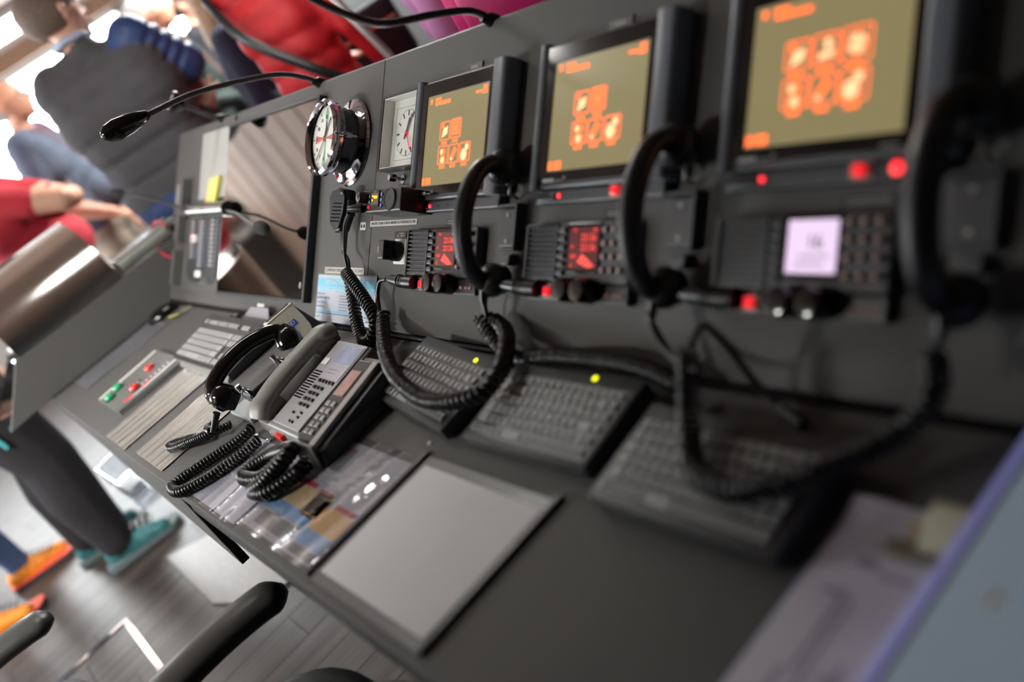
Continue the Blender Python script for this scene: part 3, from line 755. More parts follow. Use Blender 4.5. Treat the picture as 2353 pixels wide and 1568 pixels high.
# rotary switch
rs = thing('rotary_switch', 'black rotary switch with lever knob on a pale plate', 'switch', uvw(1.703, .17), PROT)
MB().box(-.025, -.025, 0, .025, .025, .005, bev=.003).build('plate', M_FACE, rs)
MB().lathe([(.02, .005), (.02, .02), (.016, .024)], 28).build('collar', M_BLKGLOSS, rs, 40)
MB().box(-.012, -.019, .02, .012, .019, .046, bev=.004).build('lever', M_BLACK, rs)
MB().box(-.011, -.006, .0462, -.005, .006, .0464).build('pointer', M_GREYP, rs)

# ================================================================== SMALL TRANSCEIVER + FIST MIC
tr = thing('small_transceiver', 'small black transceiver with yellow readout and round speaker grille', 'radio', uvw(1.656, .238), PROT)
MB().box(.0, 0, 0, .163, .044, .07, bev=.003).build('body', M_BLACK, tr)
MB().lathe([(.0115, 0), (.0115, .008), (.0095, .018), (.008, .019)], 22, Matrix.Translation((.017, .0285, .07))).build('knob', M_BLACK, tr, 40)
MB().box(.042, .01, .07, .078, .041, .0725, bev=.001).build('display_frame', M_BLKGLOSS, tr)
d = MB().box(.045, .015, .0725, .075, .036, .0729).build('display', mat('lcd_brown', (70, 58, 45), .3, emit=(90, 72, 50), es=.3), tr)
text('123.1', .0075, M_LCDYEL, d, (.0635, .028, .073), name='readout')
for y in (.03, .022): MB().box(.049, y-.001, .0729, .052, y+.002, .0732).build('readout', M_LCDYEL, d)
text('ICOM', .004, M_GREYL, tr, (.06, .0385, .0727), name='maker_mark')
for k, y in enumerate((.031, .02)): MB().lathe([(.0032, 0), (.0032, .002)], 12, Matrix.Translation((.035, y, .07))).build('key', M_BLUEK, tr)
for k in range(3): MB().lathe([(.0036, 0), (.0036, .002)], 12, Matrix.Translation((.086, .033-.0105*k, .07))).build('key', M_BLUEK, tr)
MB().lathe([(.0032, 0), (.0032, .002)], 12, Matrix.Translation((.032, .0105, .07))).build('key', M_RED, tr)
MB().lathe([(.0225, 0), (.0235, .001), (.0225, .003), (.0205, .003), (.0205, .0012)], 32, Matrix.Translation((.121, .0225, .07)) @ Matrix.Diagonal((1, .93, 1, 1))).build('speaker_ring', M_DARK, tr, 40)
for k in range(9):
    y = -.0165+k*.0041; hw = math.sqrt(max(0, .0195**2-y*y))
    MB().box(.121-hw, .0225+y*.95-.0011, .070, .121+hw, .0225+y*.95+.0011, .0725).build('speaker_slat', M_DARK, tr)
MB().tube([(.01, .008, .074), (.0, .007, .085), (-.012, .006, .092)], [.0095, .008, .006], 12).build('mic_socket', M_BLACK, tr, 40)

fm = thing('fist_microphone', 'black fist microphone with slotted grille hanging on the panel', 'microphone', uvw(1.475, .252, .008), PROT)
body = [(-.024, .03), (-.017, .046), (.0, .05), (.02, .046), (.026, .03), (.024, -.005), (.012, -.042), (-.004, -.046), (-.017, -.03)]
MB().prism(body, 0, .034, bev=.006).build('body', M_BLACK, fm, 30)
MB().prism([(x*.86, y*.9) for x, y in body], .034, .037, bev=.001).build('grille_plate', M_CASE, fm)
for k in range(6):
    MB().box(-.013+.001*k, -.024+k*.0075, .037, .012+.001*k, -.0215+k*.0075, .0376).build('grille_slot', M_BLKGLOSS, fm)
MB().lathe([(.006, 0), (.006, .004), (.003, .005)], 14, Matrix.Translation((.012, .04, .034))).build('button', M_BLACK, fm, 40)
MB().box(.024, -.01, .008, .031, .025, .032, bev=.003).build('talk_key', M_DARK, fm)
for o in fm.children: o.rotation_euler = (0, math.radians(24), 0); o.location = (-.004, 0, .010)
MB().tube([(.008, -.04, .02), (.012, -.06, .02), (.014, -.085, .018)], [.009, .0075, .005], 12).build('strain_relief', M_BLACK, fm, 40)
a0 = uvw(1.475, .252, .008)
def rel(lst, o): return [p-o for p in lst]
def panpts(l): return [uvw(*p) for p in l]
PRI = Matrix.Rotation(math.radians(46), 4, 'X').inverted()
def inpanel(pts, o): return [PRI @ (p-o) for p in pts]
c1 = panpts([(1.641, .236, .09), (1.592, .214, .075), (1.546, .164, .05), (1.539, .122, .035)])
c2 = panpts([(1.489, .167, .03), (1.522, .15, .03), (1.538, .122, .032)])
mb = MB().tube(inpanel(spline(c1, 10), a0), .0033, 8); mb.tube(inpanel(spline(c2, 8), a0), .0033, 8); mb.build('cable', M_RUB, fm, 60)
cc = panpts([(1.535, .119, .03), (1.564, .067, .03), (1.596, .015, .03), (1.645, -.013, .035), (1.68, -.001, .036), (1.686, .034, .036), (1.645, .07, .042), (1.585, .104, .045), (1.541, .121, .04)])
coil(MB(), inpanel(cc, a0), .0108, .0032, .0086).build('coiled_cord', M_RUB, fm, 60)
tg = thing('mic_hook_tag', 'tiny black and white symbol tag beside the fist microphone', 'label', uvw(1.505, .216, 0), PROT)
MB().box(0, 0, 0, .026, .016, .0012).build('tag', M_WHITE, tg)
MB().prism(circ(12, .004, .007, .008), .0012, .0015).build('mark', M_INK, tg); MB().prism(circ(12, .004, .019, .008), .0012, .0015).build('mark', M_INK, tg)

# ================================================================== EMERGENCY CARD
ec = thing('emergency_card', 'laminated emergency response card with blue header on the panel foot', 'card', uvw(1.307, .014, .001), PROT)
sh = MB().grid(0, 0, .304, .104, 20, 6, lambda x, y: .002+.003*math.sin(x*16)*(1-y/.104), .0008).build('sheet', mat('card_paper', (186, 192, 204), .3, var=.04, scale=12, coat=.4), ec)
def cz(x, y): return .0032+.003*math.sin(x*16)*(1-y/.104)
def cpatch(x0, y0, x1, y1, m, nm='print'): MB().grid(x0, y0, x1, y1, 14, 2, lambda x, y: cz(x, y)-.0001, .0002).build(nm, m, sh)
cpatch(.004, .078, .298, .097, M_LBLUE, 'header_band'); cpatch(.004, .068, .298, .079, mat('card_blue2', (142, 196, 218), .5), 'header_band')
text('EMERGENCY RESPONSE SERVICES', .0125, M_WHITE, sh, (.148, .088, .0065), depth=.0001)
text('Managing Agent for the Company Line', .006, M_WHITE, sh, (.12, .0735, .0065), depth=.0001)
text('Valid for personnel', .0055, M_INKB, sh, (.01, .0615, .0065), depth=.0001, align='LEFT')
text('Tel +47 91 84 97 13', .0085, M_INK, sh, (.01, .052, .0065), depth=.0001, align='LEFT')
text('Tel +47 23 50  67', .007, M_INKB, sh, (.01, .042, .0065), depth=.0001, align='LEFT')
text('emerg@drifting.com', .0055, M_INKB, sh, (.01, .033, .0065), depth=.0001, align='LEFT')
for k, L in enumerate((.05, .06, .05, .07, .06, .045)): cpatch(.13, .058-k*.0062, .13+L, .0602-k*.0062, M_INKB)
for k, L in enumerate((.05, .06, .05)): cpatch(.235, .05-k*.0062, .235+L, .0522-k*.0062, M_INKB)
cpatch(.004, .021, .298, .025, M_LBLUE); cpatch(.004, .0175, .298, .019, mat('card_navy', (50, 65, 110), .5))
text('ship safe', .006, mat('card_green', (110, 170, 90), .5), sh, (.012, .010, .0065), depth=.0001, align='LEFT')
text('DNV', .007, M_INKB, sh, (.28, .010, .0065), depth=.0001)
pbox(ec, 'top_lip', M_GREYP, .0, .103, .304, .107, .0, .003)

# ================================================================== HANDSETS
def handset(u0, label, cord):
    o0 = uvw(u0, .21, 0)
    t = thing('radio_handset', label, 'handset', o0, PROT, 'radio handsets')
    L = [(-.096, .036), (-.09, .062), (-.07, .083), (-.035, .096), (0, .1), (.035, .096), (.07, .084), (.09, .066), (.098, .04)]
    pa = spline([(0, v, w) for v, w in L], 6)
    n = len(pa); rr = [.0175 if 4 < i < n-5 else .019 for i in range(n)]
    MB().tube(pa, rr, 16, sx=.8, sy=1.05, up=(0, 0, 1)).build('grip', M_BLACK, t, 60)
    MB().tube([p+Vector((0, 0, .0135)) for p in pa[7:-7]], .0052, 8, sx=.5, sy=1.5, up=(0, 0, 1)).build('grip_ridge', M_DARK, t, 60)
    MB().sphere((.004, .09, .038), (.031, .03, .025), 24, 14).build('earpiece', M_BLACK, t, 60)
    MB().lathe([(.02, .012), (.024, .016), (.025, .026)], 24, Matrix.Translation((.003, .088, 0))).build('ear_cap', M_DARK, t, 40)
    MB().sphere((.004, -.09, .038), (.03, .028, .024), 24, 14).build('mouthpiece', M_BLACK, t, 60)
    MB().lathe([(.019, .012), (.023, .016), (.024, .026)], 24, Matrix.Translation((.003, -.088, 0))).build('mouth_cap', M_DARK, t, 40)
    MB().tube([(0, -.1, .05), (0, -.118, .05), (0, -.13, .048)], [.008, .0065, .0045], 10).build('strain_relief', M_BLACK, t, 40)
    if cord:
        thin, coil_pts = cord
        for th in thin: MB().tube(inpanel(spline(th, 10), o0), .0042, 8).build('cable', M_RUB, t, 60)
        coil(MB(), inpanel(coil_pts, o0), .0105, .0036, .0104).build('coiled_cord', M_RUB, t, 60)
    c = thing('handset_cradle', label.replace('handset', 'handset cradle behind the handset', 1), 'cradle', o0, PROT, 'handset cradles')
    MB().box(-.03, -.035, 0, .02, .03, .012, bev=.004).build('base', M_DARK, c)
    f = MB(); f.box(-.032, -.04, .0, .022, -.036, .016); f.box(-.032, .031, .0, .022, .035, .016); f.box(.018, -.036, 0, .022, .031, .016); f.build('rim', M_CASE, c)
    for y in (-.024, .018): MB().lathe([(.0035, .012), (.0035, .0135), (.001, .0135)], 10, Matrix.Translation((-.006, y, 0))).build('screw', M_BRUSH, c)
    MB().tube([(.006, .045, .004), (.006, .05, .022), (.004, .066, .02), (.003, .076, .012)], .003, 8).build('wire_clip', M_BRUSH, c, 40)
    MB().box(-.012, -.064, 0, .014, -.046, .016, bev=.003).build('lower_hook', M_DARK, c)
    return t
V = Vector
H1 = ([panpts([(1.72, .113, .036), (1.69, .107, .035), (1.676, .08, .03), (1.69, .051, .03)]), panpts([(2.1, .085, .048), (2.1, .06, .04), (2.1, .03, .035)])],
      [V((1.714, .013, .06)), V((1.742, -.017, .048)), V((1.87, -.085, .055)), V((2.0, -.137, .06)), V((2.11, -.16, .055)), V((2.2, -.158, .06)), V((2.255, -.128, .06)), V((2.25, -.083, .062)), V((2.21, -.036, .062)), V((2.148, .005, .055)), V((2.1, .02, .062))])
H2 = ([panpts([(2.12, .113, .036), (2.09, .1, .035), (2.075, .081, .03), (2.08, .056, .025)]), panpts([(2.496, .085, .05), (2.516, .06, .045), (2.56, .0, .03)])],
      [V((2.081, .013, .07)), V((2.131, -.012, .044)), V((2.196, -.03, .03)), V((2.316, -.032, .05)), V((2.415, -.026, .05)), V((2.497, -.024, .045)), V((2.56, -.028, .03))])
H3 = ([panpts([(2.53, .113, .036), (2.505, .095, .05), (2.53, .055, .06), (2.59, .03, .075), (2.642, .025, .095)]), panpts([(2.9, .08, .048), (2.903, .06, .05), (2.903, .045, .045)])],
      [V((2.643, -.05, .115)), V((2.652, -.078, .09)), V((2.665, -.112, .062)), V((2.706, -.158, .052)), V((2.765, -.172, .05)), V((2.816, -.15, .055)), V((2.866, -.108, .055)), V((2.904, -.064, .06)), V((2.925, -.032, .08)), V((2.905, .005, .09))])
handset(2.10, 'black handset hanging beside the monitor next to the square clock', H1)
handset(2.505, 'black handset hanging between two monitors with screens on both sides', H2)
handset(2.905, 'black handset hanging beside the monitor with six icons', H3)
cb = [V((2.645, -.05, .115)), V((2.65, -.02, .125)), V((2.66, -.012, .09)), V((2.67, -.012, .04)), V((2.70, -.02, .012))]
bk = thing('black_cable', 'thin black cable arching down to the desk behind a keyboard', 'cable', cb[0])
MB().tube(rel(spline(cb, 10), cb[0]), .0045, 8).build('cable', M_RUB, bk, 60)
MB().tube(rel([cb[-1], cb[-1]+V((.02, -.01, -.002)), cb[-1]+V((.045, -.02, -.003))], cb[0]), [.005, .0075, .0065], 12).build('plug', M_DARK, bk, 40)

# ================================================================== GOOSENECK LAMPS
def lamp(label, path, head_len, wide, end_up=0):
    t = thing('gooseneck_lamp', label, 'lamp', path[0])
    MB().lathe([(.013, -.01), (.013, .006), (.009, .012), (.007, .022)], 16, Matrix.Rotation(math.radians(46), 4, 'X')).build('socket', M_BLACK, t, 40)
    sp = rel(spline(path, 14), path[0])
    MB().tube(sp, .0062, 12).build('gooseneck', M_DARK, t, 60)
    L = [0]
    for a, b in zip(sp, sp[1:]): L.append(L[-1]+(b-a).length)
    coil(MB(), [sp[i] for i in range(0, len(sp), 7)], .0058, .0011, .0035, 10, 4).build('neck_coil', mat('neck_metal', (95, 97, 100), .35, .6), t, 60)
    e = sp[-1]; d = (sp[-1]-sp[-3]).normalized()
    prof = [(0, .007), (.004, .0105), (.02, .0165), (.045, .0225), (.07, .024), (.088, .0195), (.098, .010), (.101, .002)]
    k = head_len/.101
    MB().tube([e+d*a*k for a, _ in prof], [r*wide for _, r in prof], 20, sx=1.05, sy=.8, up=(0, 0, 1)).build('head', M_BLKGLOSS, t, 60)
    MB().tube([e+d*a*k+V((0, 0, -.008)) for a in (.03, .085)], [.013, .013], 14, sx=.4, sy=1.1, up=(0, 0, 1)).build('diffuser', M_GREYP, t, 60)
    return t
lamp('black gooseneck lamp with oval head arching from the panel top over the round clock', [V((1.205, y, z)) for y, z in ((.398, .408), (.372, .44), (.325, .4776), (.2475, .512), (.13, .552), (.024, .57))], .112, .95)
lamp('thick black gooseneck lamp curving from the panel top above a monitor', [V((1.965, y, z)) for y, z in ((.398, .408), (.37, .443), (.305, .475), (.222, .508), (.18, .543), (.135, .603), (.09, .69), (.03, .76), (-.05, .79))], .11, .95)
l3 = lamp('short black gooseneck lamp with a stubby round head at the panel left end', [V((.462, y, z)) for y, z in ((.398, .408), (.378, .425), (.362, .447), (.345, .472), (.325, .50))], .05, 1.25)

# ================================================================== KEYBOARDS
KM = {}
def keyboard(label, loc, rot, W, Dp, rows, mk, mb_, h=.022, slope=.05, led=None, kh=.005, group='compact black keyboards', lip=.0):
    t = thing('keyboard', label, 'keyboard', loc, rot, group)
    MB().hexa([(0, 0, 0), (W, 0, 0), (W, Dp, 0), (0, Dp, 0), (0, 0, h), (W, 0, h), (W, Dp, h+slope*Dp), (0, Dp, h+slope*Dp)], bev=.003).build('case', mb_, t, 30)
    if lip: MB().hexa([(.0, -.012, 0), (W, -.012, 0), (W, 0, 0), (0, 0, 0), (0, -.012, .008), (W, -.012, .008), (W, 0, h*.8), (0, 0, h*.8)], bev=.002).build('front_lip', M_GREYP, t)
    y0, y1 = rows[0][0]-.004, rows[-1][0]+rows[-1][1]+.003
    MB().hexa([(.008, y0, h+slope*y0-.002), (W-.008, y0, h+slope*y0-.002), (W-.008, y1, h+slope*y1-.002), (.008, y1, h+slope*y1-.002), (.008, y0, h+slope*y0+.0004), (W-.008, y0, h+slope*y0+.0004), (W-.008, y1, h+slope*y1+.0004), (.008, y1, h+slope*y1+.0004)]).build('key_bed', M_BLACK, t)
    for (y, kd, keys) in rows:
        for (x, w_) in keys:
            key = (round(w_, 4), round(kd, 4), mk.name, kh)
            if key not in KM:
                KM[key] = None
                q = MB(); i = .0015
                q.hexa([(0, 0, 0), (w_, 0, 0), (w_, kd, 0), (0, kd, 0), (i, i*.6, kh), (w_-i, i*.6, kh), (w_-i, kd-i, kh), (i, kd-i, kh)])
                o = q.build('key', mk, t); KM[key] = o
            else: o = copy_child(KM[key], t)
            o.location = (x, y, h-.001+slope*y); o.rotation_euler = (math.atan(slope), 0, 0)
    if led:
        MB().lathe([(.004, 0), (.004, .0012), (.0025, .0016)], 14, Matrix.Translation((led[0], led[1], h+slope*led[1]))).build('led', M_YELLED, t)
    return t
def krow(x0, x1, n, gap=.0036, wide=None):
    out = []; u = (x1-x0)/(n if not wide else sum(wide)); x = x0
    for k in range(n):
        w_ = u*(wide[k] if wide else 1); out.append((x+gap/2, w_-gap)); x += w_
    return out
def compact_rows(W):
    a, b = .012, W-.014; kd = .0145; p = .0185; y = .013
    return [(y, kd, krow(a, b, 15, wide=[1, 1, 1, 1, 1, 3.4, 1, 1, 1, 1, 1, 1, 1, 1, 1])),
            (y+p, kd, krow(a, b, 15, wide=[1.7]+[1]*12+[1.3, 1])), (y+2*p, kd, krow(a, b, 14, wide=[1.4]+[1]*11+[1.9, 1])),
            (y+3*p, kd, krow(a, b, 15, wide=[1.3]+[1]*13+[1])), (y+4*p, kd, krow(a, b, 15, wide=[1]*13+[1.5, 1])), (y+5*p, kd*.85, krow(a, b, 16))]
KW, KD = .284, .142
kr = compact_rows(KW)
keyboard('compact black keyboard under the handset by the grey phone, slightly turned', (1.895, -.155, .003), (math.radians(4), 0, math.radians(-6.5)), KW, KD, kr, M_KEY, M_KBODY, led=(.215, .128))
keyboard('compact black keyboard in the middle of the three on the desk', (2.234, -.184, .003), (math.radians(4), 0, math.radians(.8)), KW, KD, kr, M_KEY, M_KBODY, led=(.19, .133))
keyboard('compact black keyboard under the hanging loop of coiled cord', (2.556, -.213, .003), (math.radians(4), 0, math.radians(-.5)), KW, KD, kr, M_KEY, M_KBODY)
W2 = .47; b0, b1 = .01, .305; kd = .0165; p = .0195; y = .012
nav = [(.312, .0165), (.3305, .0165), (.349, .0165)]; num = [(.378+.0215*k, .0195) for k in range(4)]
rows = [(y, kd, krow(b0, b1, 8, wide=[1.3, 1.1, 1.3, 6, 1.3, 1.1, 1.1, 1.3])+nav+[(.378, .041), (.421, .0195), (.4425, .0195)]),
        (y+p, kd, krow(b0, b1, 13, wide=[1.3]+[1]*11+[2.7])+[(.3305, .0165)]+num), (y+2*p, kd, krow(b0, b1, 13, wide=[1.8]+[1]*11+[2.2])+num[:3]),
        (y+3*p, kd, krow(b0, b1, 14, wide=[1.5]+[1]*12+[1.5])+nav+num), (y+4*p, kd, krow(b0, b1, 14, wide=[1]*13+[2])+nav+num[:3]),
        (y+5*p+.014, kd*.8, [(.01, .016)]+krow(.045, .118, 4)+krow(.127, .2, 4)+krow(.209, .282, 4)+nav)]
keyboard('full-size dark keyboard with grey front lip at the left end of the desk', (.735, -.205, 0), (math.radians(4), 0, math.radians(0)), W2, .158, rows, M_KEYL, M_DARK, h=.02, slope=.06, group='full-size keyboard', lip=.01, kh=.005)

# ================================================================== DESK ITEMS, LEFT END
ms = thing('computer_mouse', 'black computer mouse in the back corner of the desk', 'mouse', (.165, -.06, 0), (0, 0, math.radians(-20)))
b = MB().sphere((0, 0, .006), (.034, .056, .03), 20, 12)
for v in b.bm.verts: v.co.z = max(v.co.z, 0)
b.build('body', M_BLKGLOSS, ms, 60)
MB().tube([(0, .025, .0325), (0, .035, .0295)], .004, 10).build('wheel', M_DARK, ms, 40)
nt = thing('sticky_note', 'curled yellow sticky note lying behind the mouse', 'sticky note', (.285, -.03, 0), (0, 0, math.radians(18)))
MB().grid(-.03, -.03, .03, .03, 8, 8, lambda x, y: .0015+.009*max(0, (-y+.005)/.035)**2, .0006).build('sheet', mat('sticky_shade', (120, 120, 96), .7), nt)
MB().grid(-.03, -.034, .03, -.0275, 4, 2, lambda x, y: .0095+.002*(-y-.03)/.004, .003).build('curled_edge', M_YELE, nt)
ls_ = thing('laminated_strip', 'long grey laminated notice lying along the side console', 'notice', (.08, -.395, 0))
MB().grid(0, 0, .2, .306, 8, 12, lambda x, y: .001+.0015*math.sin(y*25), .0006).build('sheet', mat('laminate_grey', (104, 105, 110), .28, var=.05, scale=20, coat=.3), ls_)
for k in range(9): MB().box(.035+.014*k, .05, .0038, .039+.014*k, .27-.02*(k % 3), .004).build('text_line', mat('faint_print', (128, 129, 134), .5), ls_)
lp = thing('indicator_panel', 'metal indicator plate with red and green push buttons on the desk', 'control panel', (.512, -.407, 0), (0, 0, 0))
MB().hexa([(0, 0, 0), (.28, 0, 0), (.29, .21, 0), (0, .21, 0), (0, 0, .008), (.28, 0, .008), (.29, .21, .014), (0, .21, .014)], bev=.001).build('plate', mat('plate_grey', (118, 118, 118), .35, .3, var=.08, scale=30), lp)
for x0, x1 in ((.003, .016), (.235, .247)): MB().hexa([(x0, .004, .008), (x1, .004, .008), (x1, .205, .014), (x0, .205, .014), (x0, .004, .0092), (x1, .004, .0092), (x1, .205, .0152), (x0, .205, .0152)]).build('white_edge_line', M_WHITE, lp)
MB().box(.25, .0, .008, .28, .2, .0135).build('shaded_lip', mat('lip_green_grey', (82, 92, 90), .4), lp)
for x, y_, m in ((.125, .148, M_REDL), (.19, .078, M_REDL), (.062, .058, M_GREENL), (.092, .022, M_GREENL)):
    q = MB().lathe([(.0165, 0), (.0165, .004), (.0145, .004)], 22, Matrix.Translation((x, y_, .009))).build('button_ring', M_DARK, lp, 40)
    MB().lathe([(.0145, 0), (.015, .006), (.012, .012), (.006, .015), (.0005, .0155)], 22, Matrix.Translation((x, y_, .010))).build('button_lens', m, lp, 40)
for k in range(7): MB().box(.2+.002*k, .095+.014*k, .0125+.0004*k, .212+.002*k, .1+.014*k, .0135+.0004*k).build('caption', M_WHITE, lp)
for y0 in (.03, .09): MB().box(.222, y0, .0095, .227, y0+.03, .0125).build('caption', M_RED, lp)
for y0 in (.075, .09, .105): MB().box(.13, y0, .0105, .165, y0+.003, .0118).build('caption', M_INK, lp)

def foil_mat(name, lo, hi, sc):
    m = mat(name, lo, .14, .55, var=.12, coat=.8, scale=sc, bump=1., bscale=sc*1.4, stretch=(26, 2.2, 1)); return m
M_FOIL = foil_mat('crinkled_film', (205, 203, 196), 0, 6.)
def crinkle(seed, amp):
    rnd = random.Random(seed); ks = [(rnd.uniform(60, 190), rnd.uniform(-12, 12), rnd.uniform(0, 6.28), rnd.uniform(.3, 1)) for _ in range(7)]
    def f(x, y): return .003+amp*sum(a*math.sin(k*x+l*y+ph) for k, l, ph, a in ks)/3
    return f
for lb, loc, W_, D_, sd in (('crinkled clear film strip over the desk beside the indicator plate', (.846, -.472, 0), .212, .262, 3), ('crinkled clear film strip under the black telephone cord', (1.135, -.463, 0), .23, .2, 5)):
    o = thing('film_strip', lb, 'film', loc)
    MB().grid(0, 0, W_, D_, 60, 26, crinkle(sd, .0011), .0006).build('film', M_FOIL, o, 40)
    MB().box(.006, .0, .0, W_-.006, .010, .0016).build('tape', mat('tape_clear', (186, 186, 184), .25, .2), o)
t = thing('crumpled_sheet', 'grey crumpled sheet sticking out under the full-size keyboard front', 'paper', (.87, -.225, 0))
MB().grid(0, 0, .2, .03, 16, 6, lambda x, y: .002+.003*abs(math.sin(x*60+y*90)), .0006).build('sheet', M_PAPERG, t)
gs = thing('folded_sheet', 'grey folded sheet propped behind the full-size keyboard', 'paper', (.84, -.005, 0))
MB().hexa([(0, -.03, 0), (.24, -.035, 0), (.24, -.03, 0), (0, -.026, 0), (.05, .008, .026), (.20, .006, .032), (.20, .009, .033), (.05, .012, .027)]).build('sheet', M_PAPERG, gs)
cn = thing('cable_connector', 'small metal cable connector behind the full-size keyboard', 'connector', (.78, -.018, 0))
MB().tube([(0, 0, .008), (.03, .005, .010)], .006, 10).build('barrel', M_CHROME, cn, 40); MB().tube([(-.03, -.003, .007), (0, 0, .008)], .004, 8).build('cable', M_RUB, cn, 40)

# card reader
hd = thing('card_reader', 'dark card reader with beige front and blue logo standing behind the phones', 'card reader', (1.375, -.058, 0))
MB().hexa([(-.03, -.036, 0), (.062, -.04, 0), (.055, .052, 0), (-.03, .05, 0), (-.034, -.042, .086), (-.008, -.042, .090), (-.008, .03, .090), (-.034, .03, .086)], bev=.003).build('body', mat('reader_dark', (52, 56, 64), .4), hd, 30)
Fm = Matrix.Translation((-.0035, -.006, .086)) @ Matrix(((-.0, -.58, .81, 0), (1, 0, 0, 0), (0, .81, .58, 0), (0, 0, 0, 1)))
face = [(-.034, .004), (.034, .004), (.033, -.03)]+[(.031*math.cos(a), -.045-.038*math.sin(a)) for a in [PI*k/10 for k in range(1, 10)]]+[(-.033, -.03)]
MB().prism(face, 0, .004, Fm, bev=.001).build('front_cover', M_BEIGE, hd)
MB().hexa([(-.036, -.043, .084), (-.006, -.043, .088), (-.006, .031, .088), (-.036, .031, .084), (-.036, -.043, .093), (-.006, -.043, .096), (-.006, .031, .096), (-.036, .031, .093)], bev=.002).build('slot_lip', M_BEIGE, hd)
MB().box(-.024, -.037, .093, -.018, .026, .0966).build('card_slot', M_DARK, hd)
lg = MB().box(-.015, -.036, .004, .013, -.022, .0046, Fm).build('logo_plate', M_HIDBLUE, hd)
q = text('HID', .0125, M_WHITE, hd, (0, 0, 0), name='logo', depth=.0002); q.matrix_local = Fm @ Matrix.Translation((-.001, -.0285, .0049))

# ================================================================== BLACK RECEIVER
br = thing('cradle_telephone', 'glossy black telephone receiver resting on a steel cradle', 'telephone', (1.47, -.2, 0))
MB().box(-.075, -.085, 0, .055, .085, .012, bev=.003).build('base_plate', mat('plate_pale', (150, 158, 160), .35, .4), br)
MB().box(-.03, -.05, .012, .03, .06, .045, bev=.008).build('cradle_block', M_BLACK, br)
for y in (-.045, .05):
    MB().tube([(-.03, y, .04), (0, y, .052), (.038, y, .046), (.052, y, .03)], .0045, 10).build('cradle_arm', M_BLKGLOSS, br, 40)
    MB().sphere((.054, y, .026), .0095, 14, 10).build('arm_tip', M_GREYP, br, 60)
    MB().tube([(-.035, y, .02), (-.035, y, .056)], .006, 10).build('chrome_post', M_CHROME, br, 40)
pa = spline([(.012, -.098, .074), (.0, -.088, .098), (-.006, -.05, .112), (-.008, 0, .117), (-.006, .045, .112), (.0, .08, .1), (.012, .095, .078)], 8)
n = len(pa)
gp_ = MB().tube(pa, [.0205 if (i < 6 or i > n-7) else .0165 for i in range(n)], 18, sx=.85, sy=1.05, up=(0, 0, 1)).build('receiver_grip', M_BLKGLOSS, br, 60)
for y, s in ((-.092, -1), (.09, 1)):
    Mx = Matrix.Translation((.016, y, .078)) @ Matrix.Rotation(math.radians(-28*s), 4, 'X') @ Matrix.Rotation(PI*.92, 4, 'Y')
    MB().lathe([(.006, -.02), (.018, -.016), (.026, -.004), (.0285, .008), (.0285, .016), (.025, .02), (.022, .024), (.018, .036 if s < 0 else .026), (.002, .038 if s < 0 else .028)], 28, Mx).build('receiver_cup', M_BLKGLOSS, gp_, 40)
MB().tube([(.02, -.12, .058), (.012, -.138, .04), (.008, -.15, .03)], [.008, .006, .004], 10).build('strain_relief', M_BLACK, br, 40)
o0 = V((1.478, -.2, 0))
o0 = V((1.47, -.2, 0))
coil(MB(), rel([V((1.475, -.348, .032)), V((1.42, -.345, .022)), V((1.40, -.325, .014)), V((1.42, -.352, .012)), V((1.36, -.376, .012)), V((1.30, -.41, .012)), V((1.33, -.412, .012)), V((1.395, -.386, .02)), V((1.45, -.35, .022)), V((1.47, -.31, .014))], o0), .0075, .0026, .0066).build('coiled_cord', M_RUB, br, 60)

# ================================================================== GREY DESK PHONE
ph = thing('desk_phone', 'grey multi-line desk phone with handset on its left side', 'telephone', (1.588, -.288, 0), (0, 0, math.radians(-1)))
W, D_, h0, h1 = .225, .222, .028, .060
def ps(y): return h0+(h1-h0)*y/D_
MB().hexa([(0, 0, 0), (W, 0, 0), (W+.005, D_, 0), (0, D_, 0), (.004, .004, h0), (W-.004, .004, h0), (W-.002, D_-.012, h1), (.004, D_-.012, h1)], bev=.006, seg=3).build('body', M_GREYP, ph, 40)
sl = math.atan((h1-h0)/(D_-.016))
def pf(x, y, z=0): return Matrix.Translation((x, y, ps(y)+.001+z)) @ Matrix.Rotation(sl, 4, 'X')
MB().box(0, 0, -.002, .135, .198, .002, pf(.082, .012), bev=.002).build('face_plate', M_GREYL, ph)
MB().box(.045, .112, .002, .13, .192, .0032, pf(.082, .012)).build('paper_directory', mat('directory_paper', (172, 174, 180), .3, var=.06, scale=30, coat=.4), ph)
MB().box(.05, .15, .0032, .125, .189, .0036, pf(.082, .012)).build('directory_picture', mat('picture_blue', (150, 160, 185), .3, var=.25, scale=40), ph)
for k in range(2): MB().box(.06, .125+.008*k, .0032, .1, .1265+.008*k, .0036, pf(.082, .012)).build('directory_text', M_INKB, ph)
sk = None
for k in range(11): MB().box(.006, .06+.0062*k, .002, .042, .0628+.0062*k, .0026, pf(.082, .012)).build('speaker_slot', M_BLKGLOSS, ph)
MB().box(.008, .14, .002, .032, .155, .0034, pf(.082, .012)).build('white_label', M_WHITE, ph)
dk_ = None
def phkey(x, y, w_=.0085, d_=.007):
    MB().box(-w_/2, -d_/2, .001, w_/2, d_/2, .006, pf(.082, .012) @ Matrix.Translation((x, y, 0)), bev=.001, seg=1).build('key', M_BLACK, ph)
for c in range(5): phkey(.062+.0145*c, .106)
for r in range(4):
    for c in range(3): phkey(.062+.0165*c+.002*r*0, .05+.0135*r, .0105)
for x, y in ((.062, .03), (.094, .034), (.094, .024), (.075, .012), (.087, .012)): phkey(x, y, .007, .005)
MB().box(.066, -.004, .004, .13, .004, .014).build('front_trim', M_GREYL, ph)
MB().box(.104, -.008, .003, .142, .012, .018, bev=.002).build('message_lamp', M_REDL, ph)
